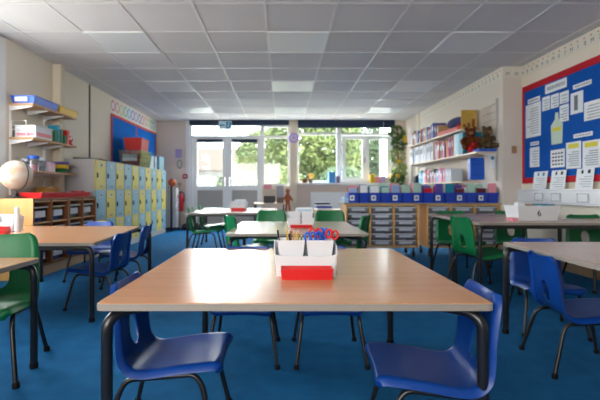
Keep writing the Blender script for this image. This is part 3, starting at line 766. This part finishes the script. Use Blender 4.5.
r = empty('number_border', (2.86, 5.088, 2.235)); tag(r, 'short piece of number border across the wall step', 'wall border', 'number borders')
MB().box(-.118, .116, -.003, -.0005, 0, .14).build('strip', MATS['border_cream'], r)
for k in range(2): textmesh('MN'[k], .062, 'numeral', M_ink, r, (-.06+k*.11, -.0035, .05), ext=.0004)
tag(MB().box(RX2-.012+.12, RX2+.165, 5.072, 5.0885, 1.30, 1.39, .003).build('wall_switch', mat('switch_brass', (176,140,100), .4)), 'small tan switch plate on the wall step', 'switch')

# ------------------------------------------------------------------ right wall shelves
def rshelf(z, y0, y1, nm):
    r = empty('wall_shelf', (RX2, y0, z)); tag(r, '%s pale wall shelf on the right wall' % nm, 'shelf', 'right wall shelves')
    L = y1-y0
    MB().box(-.30, -.02, 0, L, -.02, 0, .001).build('shelf_board', M_shelfl, r)
    for yy in (.05, L*.5, L-.08):
        MB().prism([(-.02, -.0205), (-.25, -.0205), (-.25, -.028), (-.02, -.06)], .012, lambda u, v, w, yy=yy: (u, yy+w, v)).build('bracket', M_white, r)
rshelf(1.68, 5.61, 7.9, 'top'); rshelf(1.33, 5.15, 7.9, 'middle'); rshelf(.965, 5.61, 7.9, 'bottom')
r = empty('shelf_upright', (RX2-.001, 5.2, .96)); tag(r, 'grey slotted upright near the teddy bears on the right wall', 'shelf upright', 'shelf uprights')
MB().box(-.018, 0, 0, .02, 0, 1.05).build('rail', M_lock_g, r)
r = empty('wire_hooks', (RX2-.001, 5.32, 1.75)); tag(r, 'row of grey wire rails on the wall above the teddy bears', 'rail')
MB().tube([(-.012,-.1,.0),(-.012,.25,.0)], .004).tube([(-.012,-.1,.1),(-.012,.25,.1)], .004).tube([(-.012,-.1,.2),(-.012,.25,.2)], .004).build('wire', M_lock_g, r)
bk = [((226,226,232),'white'),((210,214,222),'pale grey'),((180,190,214),'pale blue'),((232,232,228),'cream')]
bk2 = [((70,60,130),'indigo'),((180,70,60),'red'),((60,100,70),'green'),((200,200,205),'grey'),((120,90,70),'brown'),((230,225,220),'white'),((50,90,150),'blue'),((110,60,120),'purple'),((200,160,110),'tan')]
bcache = {}
def bookrow(y0, y1, z, pal, grp, desc, hmin, hmax, tmin, tmax, dep=.2):
    y = y1; k = 0
    while y > y0+tmax:
        c_, nm = R.choice(pal); th = R.uniform(tmin, tmax); hh = R.uniform(hmin, hmax); dd = dep*R.uniform(.85, 1.0)
        o = empty('book', (RX2-.285+R.uniform(0,.02), y-th/2, z+.0005)); m_ = mat('book_'+nm.replace(' ','_'), c_, .55)
        MB().box(0, dd, -th/2, th/2, 0, hh, .0015).build('cover', m_, o)
        if th > .03: MB().box(-.0008, -.0002, -th*.3, th*.3, hh*.5, hh*.8).build('spine_label', M_paper if nm not in ('white','cream','pale grey') else M_ink, o)
        MB().box(.004, dd-.004, -th/2+.003, th/2-.003, hh, hh+.0015).build('page_block', M_paper, o)
        k += 1
        tag(o, '%s book on the %s, %s from the window end' % (nm, desc, O(k-1)), 'book', grp)
        y -= th+.003
bookrow(6.45, 7.85, 1.68, bk2+[bk[0], bk[2]], 'books on the top right shelf', 'top right shelf', .17, .27, .025, .05, .18)
bookrow(6.65, 7.85, 1.33, bk, 'white folders on the middle right shelf', 'middle right shelf', .27, .31, .03, .05, .24)
bookrow(5.86, 6.62, 1.33, [bk2[4], bk2[1], ((230,120,60),'orange'), ((220,70,90),'crimson'), bk2[7], bk2[0], ((196,170,190),'mauve')], 'coloured books on the middle right shelf', 'middle right shelf nearer the teddies', .22, .30, .025, .05, .22)
bookrow(5.95, 7.4, .965, [((120,200,220),'sky blue'), ((230,150,180),'pink'), ((200,210,216),'silver'), ((110,100,90),'taupe'), ((60,170,220),'cyan'), ((220,90,110),'rose')], 'books on the bottom right shelf', 'bottom right shelf', .15, .24, .05, .09, .2)
o = MB().prism([(0,0),(.24,0),(.24,.28),(0,.12)], .10, lambda u, v, w: (RX2-.285+u, 7.55+w, .9655+v)).build('magazine_file', M_black); tag(o, 'black sloping magazine file at the window end of the bottom right shelf', 'magazine file')
for k, (ya, yb, m_, nm) in enumerate(((5.78, 5.85, M_paper, 'white'), (5.70, 5.775, mat('cyan_file', (150,206,226), .5), 'pale cyan'), (5.56, 5.69, M_teal, 'teal'))):
    tag(MB().box(RX2-.29, RX2-.03, ya, yb, 1.3305, 1.63, .002).build('box_file', m_), '%s box file at the teddy end of the middle right shelf' % nm, 'box file', 'box files on the middle right shelf')
tag(MB().box(RX2-.29, RX2-.05, 5.72, 6.40, 1.6805, 1.74, .005).build('game_box', mat('coral', (222,96,92), .6)), 'coral red flat box on the top right shelf', 'box')
o = MB().ball((0,0,.085), .12, (1,2.2,.7), 16).build('cloth_bundle', mat('cloth_blue', (62,80,120), .9, rgb2=(90,70,120), scale=(14,14,14)), None, True); o.location = (RX2-.16, 6.02, 1.742)
tag(o, 'blue and purple folded cloth bundle on the coral box', 'cloth bundle')
tag(MB().box(RX2-.28, RX2-.12, 5.72, 5.765, 1.7405, 1.775, .01).build('folded_cloth', M_redb), 'dark red folded cloth at the near end of the cloth bundle', 'cloth')
r = empty('picture_book', (RX2-.27, 5.64, 1.6805)); tag(r, 'gold-yellow picture book standing at the near end of the top right shelf', 'book')
MB().box(0, .21, 0, .02, 0, .265).build('cover', mat('gold_card', (196,160,70), .6, var=.08, scale=(30,30,30)), r)
MB().box(.02, .06, -.001, -.0002, .03, .07).box(.08, .12, -.001, -.0002, .02, .09).box(.14, .185, -.001, -.0002, .03, .14).build('picture', M_woodd, r)
def teddy(x, y, z, m, s, ang, label):
    r = empty('teddy_bear', (x, y, z)); r.scale = (s,s,s); r.rotation_euler = (0,0,ang); tag(r, label, 'teddy bear', 'teddy bears on the right shelf')
    b = MB().ball((0,0,.10), .085, (1,.85,1.15)).ball((0,-.01,.235), .065, (1.05,.95,.95)).ball((-.05,0,.29), .025).ball((.05,0,.29), .025)
    b.tube([(-.06,-.02,.16),(-.11,-.07,.12),(-.10,-.10,.08)], [.032,.028,.028], 10).tube([(.06,-.02,.16),(.11,-.07,.12),(.10,-.10,.08)], [.032,.028,.028], 10)
    b.tube([(-.04,-.03,.045),(-.08,-.10,.036),(-.09,-.14,.036)], [.042,.034,.032], 10).tube([(.04,-.03,.045),(.08,-.10,.036),(.09,-.14,.036)], [.042,.034,.032], 10)
    b.build('body', m, r, True)
    MB().ball((0,-.07,.222), .028, (1,.8,.8)).build('muzzle', mat('muzzle_tan', (170,130,90), .9), r, True)
    MB().ball((0,-.094,.230), .008).ball((-.025,-.066,.25), .006).ball((.025,-.066,.25), .006).build('eyes_and_nose', M_black, r, True)
teddy(RX2-.235, 5.45, 1.3705, M_fur1, 1.0, -.3, 'reddish brown teddy bear on the middle right shelf')
teddy(RX2-.105, 5.28, 1.38, M_fur2, .92, .25, 'dark tan teddy bear at the near end of the middle right shelf')
r = shallow(RX2-.15, 5.27, 1.3305, .24, .21, .035, M_blue2, 'low blue tray under the teddy bears')
r = empty('soft_toy', (RX2-.265, 5.37, 1.3305)); tag(r, 'crimson soft toy slumped in front of the teddy bears', 'soft toy')
MB().ball((0,0,.05), .05, (.9,1.2,1)).ball((.03,-.02,.105), .032).build('body', M_redb, r, True); MB().ball((.055,-.09,.03), .025).build('face', mat('skin_toy', (216,180,160), .7), r, True)
# blue crate hanging/standing under the middle shelf
r = empty('hanging_pocket', (RX2-.14, 5.42, .98)); tag(r, 'bright blue plastic pocket hanging under the near end of the middle shelf', 'pocket')
MB().box(-.13, .06, -.04, .04, 0, .29, .012).build('pocket_body', M_blue2, r); MB().box(-.12, .05, -.043, -.0405, .06, .07).box(-.12, .05, -.043, -.0405, .2, .21).build('seam', M_bin, r)
MB().tube([(-.1,0,.29),(-.1,0,.332)], .004).tube([(.04,0,.29),(.04,0,.332)], .004).build('hook', M_steel, r)
Y_=5.28
r = empty('wall_notice', (RX2-.001, 5.33, 1.13)); tag(r, 'small white notice with coloured squares on the wall under the middle right shelf', 'notice')
MB().box(-.002, 0, -.06, .06, 0, .2).build('sheet', M_paper, r); MB().box(-.003, -.0021, -.04, .04, .11, .15).build('picture', M_teal, r); MB().box(-.003, -.0021, -.04, .04, .155, .18).build('heading', M_orange, r)

# ------------------------------------------------------------------ climbing plant decoration at the back right
def leaves(mb, c, rad, n, s, rnd=R):
    for i in range(n):
        while True:
            d = Vector((rnd.uniform(-1,1), rnd.uniform(-1,1), rnd.uniform(-1,1)))
            if d.length < 1: break
        d = d.normalized()*(d.length**.4)
        p = Vector(c)+Vector((d.x*rad[0], d.y*rad[1], d.z*rad[2]))
        a = Vector((rnd.gauss(0,1), rnd.gauss(0,1), rnd.gauss(0,1))).normalized(); b_ = a.orthogonal().normalized()
        q = s*rnd.uniform(.6, 1.2)
        vs = [mb.b.verts.new(p+v) for v in (-a*q, b_*q*.45, a*q, -b_*q*.45)]
        mb.b.faces.new(vs)
r = empty('artificial_vine', (2.47, 8.74, .95)); tag(r, 'tall green leafy vine decoration with yellow flowers in the back right corner', 'plant')
MB().tube([(0,0,-.0),(.04,0,.4),(-.03,0,.8),(0,0,1.25)], .015).build('stem', M_woodd, r)
for k, (dx, z, rr) in enumerate(((.0,.12,.15),(.05,.33,.17),(-.02,.62,.18),(.02,.88,.17),(-.03,1.12,.19))):
    b = MB(); leaves(b, (dx,0,z), (rr,.08,.15), 150, .055); b.build('leaf_cluster', (M_leaf, mat('leaf_pale', (150,170,104), .6))[k in (1,2)], r)
for (x, z) in ((.12,1.0),(.0,.50),(.13,.93),(-.03,.2)):
    MB().ball((x,-.1,z), .045, (1,.5,1)).build('yellow_flower', M_gold, r, True)
tag(MB().box(2.36, 2.62, 8.6, 8.84, .0, .945, .01).build('pedestal', M_paper), 'white pedestal under the leafy vine decoration', 'pedestal')

# ------------------------------------------------------------------ things on the back wall / window sill
def sill_item(px0, px1, py0, py1, m, nm, label, cat, Y=9.0):
    a = at(px0, py0, Y); b = at(px1, py1, Y)
    return tag(MB().box(a.x, b.x, Y-.06, Y+.06, 1.0005, a.z, .005).build(nm, m), label, cat)
r = empty('flower_pot', (.50, 9.0, 1.0005)); tag(r, 'flower pot with small leaves on the window sill next to the post', 'plant pot')
MB().lathe([(.05,0),(.065,.09),(.055,.09),(.05,.08)], (0,0,0), 16).build('pot', M_woodd, r, True)
b = MB(); leaves(b, (0,0,.15), (.09,.05,.06), 60, .03); b.build('foliage', M_leaf, r)
r = empty('flower_pot', (.63, 9.0, 1.0005)); tag(r, 'yellow flower in a pot on the window sill, right of the first pot', 'plant pot')
MB().lathe([(.04,0),(.055,.08),(.045,.08),(.04,.07)], (0,0,0), 16).build('pot', mat('grey_pot', (120,116,110), .6), r, True)
b = MB(); leaves(b, (0,0,.15), (.07,.05,.06), 50, .03); b.build('foliage', M_gold, r)
sill_item(328.5, 335, 172, 183, mat('sky_blue', (70,150,220), .5), 'storage_box', 'bright blue box on the window sill in the middle', 'box')
sill_item(336, 339.5, 176, 183, mat('dusky', (130,120,150), .6), 'paper_cup', 'small mauve pot on the window sill beside the blue box', 'pot')
for k, (p0, p1, y, m_, nm) in enumerate(((370,374.5,174,M_yellow,'yellow'),(375,380,177,M_pink,'pink'),(380.5,385,176,mat('lilac',(196,170,214),.6),'lilac'),(385.5,390,177,M_cream,'cream'),(390.5,394,175,M_gold,'gold'))):
    sill_item(p0, p1, y, 183, m_, 'craft_pot', '%s craft pot on the window sill at the right' % nm, 'pot')
r = empty('exit_sign', (-1.15, 8.3, 2.07)); tag(r, 'green and white running-man exit sign hanging from the ceiling', 'exit sign')
MB().box(-.13, .13, -.012, .012, 0, .17, .003).build('sign_panel', mat('sign_white', (214,236,244), .3), r)
M_sg = mat('sign_green', (0,140,180), .4)
MB().box(.02, .12, -.0145, -.0125, .015, .155).build('sign_block', M_sg, r)
MB().ball((.075,-.016,.128), .012, (1,.2,1), 10).tube([(.072,-.016,.11),(.062,-.016,.075)], .009, 6).tube([(.062,-.016,.075),(.085,-.016,.05),(.08,-.016,.03)], .006, 6).tube([(.062,-.016,.075),(.045,-.016,.05),(.03,-.016,.045)], .006, 6).tube([(.07,-.016,.10),(.095,-.016,.09)], .005, 6).build('running_figure', M_paper, r)
MB().prism([(-.11,.085),(-.08,.12),(-.08,.098),(-.01,.098),(-.01,.072),(-.08,.072),(-.08,.05)], .002, lambda u, v, w: (u, -.0125-w, v)).build('arrow', M_sg, r)
for sx in (-.1, .1): MB().tube([(sx,0,.17),(sx,0,.305)], .003).build('hanger', M_steel, r)
r = empty('wall_clock', (.255, 8.985, 1.985)); tag(r, 'round purple clock on the cream window post', 'clock')
MB().lathe([(.11,0),(.115,.01),(.11,.024),(.0,.024)], (0,0,0), 28, (0,-1,0)).build('case', mat('lilac_clock', (176,150,206), .5), r, True)
MB().lathe([(.075,.0245),(.0,.026)], (0,0,0), 24, (0,-1,0)).build('face', mat('clock_face', (206,190,226), .5), r, True)
MB().box(-.006,.006,-.031,-.028,-.01,.05).box(-.01,.04,-.031,-.028,-.005,.005).build('hands', M_purple, r)
# posters near door
def wallthing(nm, px0, px1, py0, py1, m, label, cat, d=.004):
    a = at(px0, py0, BY-.002); b = at(px1, py1, BY-.002)
    return tag(MB().box(a.x, b.x, BY-.002-d, BY-.002, b.z, a.z).build(nm, m), label, cat)
wallthing('poster', 175.5, 182, 149, 158, mat('lilac_paper', (176,160,206), .7), 'lilac poster on the back wall left of the doors', 'poster')
r = empty('wreath', (-2.27, BY-.002, 1.42)); tag(r, 'small green ribbon wreath on the back wall under the lilac poster', 'wreath')
MB().tube([Vector((.05*math.cos(t), -.012, .09*math.sin(t))) for t in [2*PI*k/16 for k in range(17)]], .012, 8).build('ring', mat('sage', (120,150,124), .8), r, True)
r = empty('fire_call_point', (-2.14, BY-.002, 1.15)); tag(r, 'red fire alarm call point on the back wall beside the doors', 'call point')
MB().box(-.05,.05,-.05,0,-.05,.05,.01).build('housing', M_redb, r); MB().box(-.025,.025,-.053,-.0505,-.02,.02).build('glass_front', M_paper, r)
wallthing('small_sign', 178, 181.5, 182.5, 186, mat('sign_tan', (190,160,130), .6), 'small tan sign on the back wall above the extinguisher', 'sign')
r = empty('fire_extinguisher', (-2.24, 9.0, .38)); tag(r, 'red fire extinguisher mounted on the back wall by the doors', 'fire extinguisher')
MB().lathe([(.07,0),(.075,.02),(.075,.32),(.05,.37),(.02,.385),(.02,.41)], (0,0,0), 20).build('cylinder', M_red, r, True)
MB().box(-.02,.05,-.01,.01,.41,.43).tube([(.05,0,.42),(.09,0,.38),(.085,0,.2)], .01).build('valve_and_hose', M_black, r)
MB().box(-.03,.03,.07,.105,.1,.3).build('wall_bracket', M_black, r)
r = empty('stacked_rack', (-2.27, 8.55, 0)); tag(r, 'tall stack of thin white trays on a black rack between lockers and doors', 'rack')
for k in range(18): MB().box(-.13,.09,-.13,.13,.08+k*.046,.10+k*.046,.003).build('rack_tray', M_plastic_w, r)
MB().box(-.02,.02,-.15,-.132,0,.92).box(-.14,-.125,.132,.145,0,.92).box(.08,.095,.132,.145,0,.92).box(-.14,.1,-.13,.13,.04,.06).build('rack_frame', M_navy, r)
r = empty('play_ball', (-2.28, 8.52, 1.0)); tag(r, 'orange and black ball on top of the white rack', 'ball')
MB().ball((0,0,0), .085, n=24).build('ball_skin', mat('ball_orange', (232,110,30), .5, rgb2=(60,24,30), scale=(9,9,9), detail=1), r, True)
o = MB().ball((0,0,.07), .2, (1.1,.7,.42), 16).build('bag', mat('bag_dark', (50,40,60), .9, var=.3), None, True); o.location = (-1.92, 8.72, .0)
tag(o, 'dark bag lying on the carpet below the extinguisher', 'bag')
# trolley with clutter in front of window
TY = 8.1
r = empty('small_table', (-.28, TY, 0)); tag(r, 'small black-framed table with clutter in front of the tall window', 'table')
MB().box(-.27, .33, -.22, .22, .565, .59, .004).build('table_top', M_shelfl, r)
for sx in (-.25, .31):
    for sy in (-.2, .2): MB().box(sx-.012, sx+.012, sy-.012, sy+.012, 0, .565).build('leg', M_black, r)
MB().box(-.25, .31, -.2, .2, .2, .215).build('lower_shelf', M_black, r)
tag(MB().box(-.46, -.2, TY-.18, TY+.1, .2155, .36, .01).build('storage_box', M_yellow), 'yellow box on the lower shelf of the small table', 'box')
def onT(nm, x0, x1, z0, z1, m, label, cat, yo=0): return tag(MB().box(x0, x1, TY-.12+yo, TY+.12+yo, z0, z1, .005).build(nm, m), label, cat)
onT('speaker_box', -.36, -.13, .5905, .73, mat('charcoal', (58,52,62), .5), 'dark box on the small table by the tall window', 'box')
onT('storage_box', -.37, -.12, .7305, .86, mat('beige_card', (206,190,170), .7), 'beige card box on top of the dark box', 'box')
onT('folded_cloth', -.36, -.20, .8605, .95, M_pink, 'pink folded cloth on top of the beige box', 'cloth')
onT('storage_box', -.10, .03, .5905, .70, mat('brown_mottled', (120,96,80), .7, var=.3, scale=(30,30,30)), 'brown mottled box on the small table', 'box')
onT('storage_box', -.11, .03, .7005, .93, mat('grey_card', (170,164,172), .7), 'grey box standing on the brown mottled box', 'box')
o = MB().ball((0,0,.12), .06, (.9,.7,2), 12).ball((0,-.02,.27), .045).tube([(-.03,0,.18),(-.09,-.03,.1)], .018).tube([(.03,0,.18),(.09,-.03,.08)], .018).tube([(-.02,0,.05),(-.04,-.06,-.12)], .02).tube([(.02,0,.05),(.04,-.06,-.12)], .02).build('hanging_toy', mat('terracotta', (168,90,60), .9, var=.2, scale=(30,30,30)), None, True)
o.location = (.115, TY-.05, .56); tag(o, 'terracotta soft toy hanging off the right end of the small table', 'soft toy')
# white radiator & board under right windows, blue books on small cabinet
r = empty('radiator', (1.03, 9.0, .2)); tag(r, 'white radiator below the right-hand windows', 'radiator')
b = MB().box(-.4, .6, 0, .03, 0, .6)
for k in range(18): b.box(-.39+k*.055, -.36+k*.055, -.012, 0, .03, .57)
b.build('radiator_panel', M_white, r); MB().tube([(-.42,.015,.05),(-.42,.015,-.2)], .01).build('pipe', M_white, r)
r = empty('side_cabinet', (.62, 6.4, 0)); tag(r, 'low pale cabinet behind the second table, left of the tray units', 'cabinet')
MB().box(-.30, .42, -.2, .2, .0, .545, .004).build('cabinet_body', M_shelfl, r); MB().box(-.28,.06,-.212,-.2005,.03,.5).box(.08,.40,-.212,-.2005,.03,.5).build('door', M_cream, r)
for k, (z0, m_, nm) in enumerate(((.546, M_paper, 'white'), (.571, M_bin, 'blue'), (.601, M_paper, 'pale'), (.624, M_navy, 'navy'))):
    tag(MB().box(.54-.01*k, .77-.012*k, 6.24, 6.5, z0, z0+(.022 if k != 1 else .028), .002).build('book', m_), '%s book in the flat pile on the low pale cabinet, %s from the bottom' % (nm, ordn[k]), 'book', 'book pile on the low cabinet')
r = empty('magnetic_board', (.26, 5.1, 0)); 
bpy.data.objects.remove(r)
r = empty('picture_stand', (.22, 4.0, .5205)); tag(r, 'white framed picture standing behind the caddy marked 5', 'picture stand')
o = MB().box(-.085, .085, -.004, .004, 0, .155, .003).build('frame', M_paper, r); MB().box(-.07,.07,-.0055,-.0042,.02,.135).build('picture', mat('pic_blue', (176,204,226), .5), r)
b = MB()
for k in range(3): b.tube([Vector((-.04+k*.04+.014*math.cos(t), -.007, .075+.035*math.sin(t))) for t in [2*PI*j/12 for j in range(13)]], .0025, 6)
b.build('circle_pattern', mat('pic_line', (110,160,210), .5), r); MB().prism([(.004,0),(.06,0),(.004,.1)], .02, lambda u, v, w: (w-.01, u, v)).build('foot', M_paper, r)
o = copy_tree(r); o.location = (-.62, 6.10, .5505); tag(o, 'white framed picture standing behind the caddy on the back table', 'picture stand')

# ------------------------------------------------------------------ outside
tag(MB().box(-60, 60, BY+.31, 90, -.3, -.12).build('ground', mat('patio', (190,186,172), .9, var=.08)), 'grass and paving outside the windows', kind='structure')
tag(MB().box(-60, -3.25, -30, BY+.3, -.3, -.12).build('ground', mat('paving', (170,166,158), .9, var=.1)), 'paving outside the left window', kind='structure')
def tree(x, y, h, rr, label, m, n=7000, s=.13):
    r = empty('tree', (x, y, -.12)); tag(r, label, 'tree', 'trees outside the windows')
    MB().tube([(0,0,0),(.1,0,h*.4),(0,.1,h*.75)], [.16,.12,.06], 8).build('trunk', M_woodd, r)
    b = MB()
    leaves(b, (0,0,h*.62), (rr,rr,h*.40), n, s)
    leaves(b, (rr*.4,0,h*.5), (rr*.7,rr*.7,h*.3), n//2, s)
    b.build('crown', m, r)
L1 = mat('foliage_bright', (112,122,62), .7, rgb2=(66,84,42), scale=(1.5,1.5,1.5)); L2 = mat('foliage_mid', (88,104,66), .7, rgb2=(52,74,50), scale=(1.5,1.5,1.5))
tree(1.3, 17, 5.2, 1.9, 'bright green bushy tree beyond the fixed window right of the post', L1)
tree(5.0, 21, 5.6, 2.0, 'darker tree beyond the left casement sash', L2)
tree(-.9, 23, 4.3, 1.7, 'pale green tree beyond the tall window left of the post', L1, 5500)
tree(7.6, 27, 6.4, 1.8, 'tree beyond the right casement sash', L1, 5000)
for k, (x, y, w_, lb) in enumerate(((-4.3, 17.5, 1.1, 'left door pane'), (-1.9, 17.5, 1.05, 'right door pane'), (.0, 14.4, .95, 'tall window'), (2.1, 14.4, 1.0, 'casement window'), (-6.6, 17.5, 1.1, 'left edge of the doors'))):
    r = empty('bush', (x, y, -.12)); tag(r, 'rounded green bush outside, seen through the %s' % lb, 'bush', 'bushes outside')
    b = MB(); leaves(b, (0,0,.85), (w_,.8,.95), 3200, .1); b.build('foliage', (L1, L2)[k % 2], r)
r = empty('house', (-3.3, 34, -.12)); tag(r, 'pale house with a pitched tan roof beyond the doors', 'house')
MB().box(-9, 4.6, 0, 6, 0, 2.6).build('wall', mat('house_wall', (92,90,86), .8), r)
MB().prism([(-9.3,2.6),(4.9,2.6),(1.2,4.4),(-9.3,4.4)], 6.5, lambda u, v, w: (u, w-.2, v)).build('roof', mat('roof_tan', (96,84,76), .8), r)
MB().box(-1.5, .2, -.03, 0, 1.0, 2.0).box(1.8, 3.2, -.03, 0, 1.0, 2.0).build('window', M_ink, r)
r = empty('garden_table', (-2.6, 12.6, -.12)); tag(r, 'white outdoor table seen through the right door pane', 'table')
MB().box(-.5, .5, -.4, .4, .98, 1.35, .02).box(-.45,-.38,-.35,-.28,0,.98).box(.38,.45,-.35,-.28,0,.98).box(-.45,-.38,.28,.35,0,.98).box(.38,.45,.28,.35,0,.98).build('table_body', M_white, r)
tag(MB().box(3.45, 4.3, 14.2, 14.5, -.12, 3.2).build('outdoor_screen', M_white), 'tall white panel outside the right casement window', 'panel')

# ------------------------------------------------------------------ light
wd = bpy.data.worlds.new('World'); bpy.context.scene.world = wd; wd.use_nodes = True
bg = wd.node_tree.nodes['Background']; bg.inputs[0].default_value = (.86, .93, 1.0, 1); bg.inputs[1].default_value = 6.5
def area(name, loc, rot, sx, sy, e, col=(1,1,1)):
    l = bpy.data.lights.new(name, 'AREA'); l.shape = 'RECTANGLE'; l.size = sx; l.size_y = sy; l.energy = e; l.color = col
    o = bpy.data.objects.new(name, l); C.objects.link(o); o.location = loc; o.rotation_euler = rot; return o
area('window_daylight', (LX-.25, 3.05, 1.5), (0, -PI/2, 0), 1.4, 1.6, 5, (.93,.97,1))
area('front_fill', (-1.4, FY+.12, 1.5), (PI/2, 0, 0), 2.6, 1.3, 54, (1,.98,.95))  # added fill lamp inside the solid wall behind the camera, no window there
sl = bpy.data.lights.new('bright_sky_sun', 'SUN'); sl.energy = 12; sl.angle = math.radians(80); sl.color = (1,.97,.93)
so = bpy.data.objects.new('bright_sky_sun', sl); C.objects.link(so); so.rotation_euler = (math.radians(-62), 0, math.radians(8))
sc = bpy.context.scene
sc.view_settings.view_transform = 'Standard'; sc.view_settings.look = 'None'; sc.view_settings.gamma = 1
sc.view_settings.exposure = 1.05
# ------------------------------------------------------------------ camera
cam = bpy.data.cameras.new('camera'); co = bpy.data.objects.new('camera', cam); C.objects.link(co)
co.location = (0, 0, H); co.rotation_euler = (PI/2, 0, 0)
cam.sensor_width = 36; cam.lens = F*36/600; cam.shift_x = 18/600; cam.shift_y = -10/600; cam.clip_start = .05
cam.dof.use_dof = True; cam.dof.focus_distance = 1.55; cam.dof.aperture_fstop = 3.2
sc.camera = co
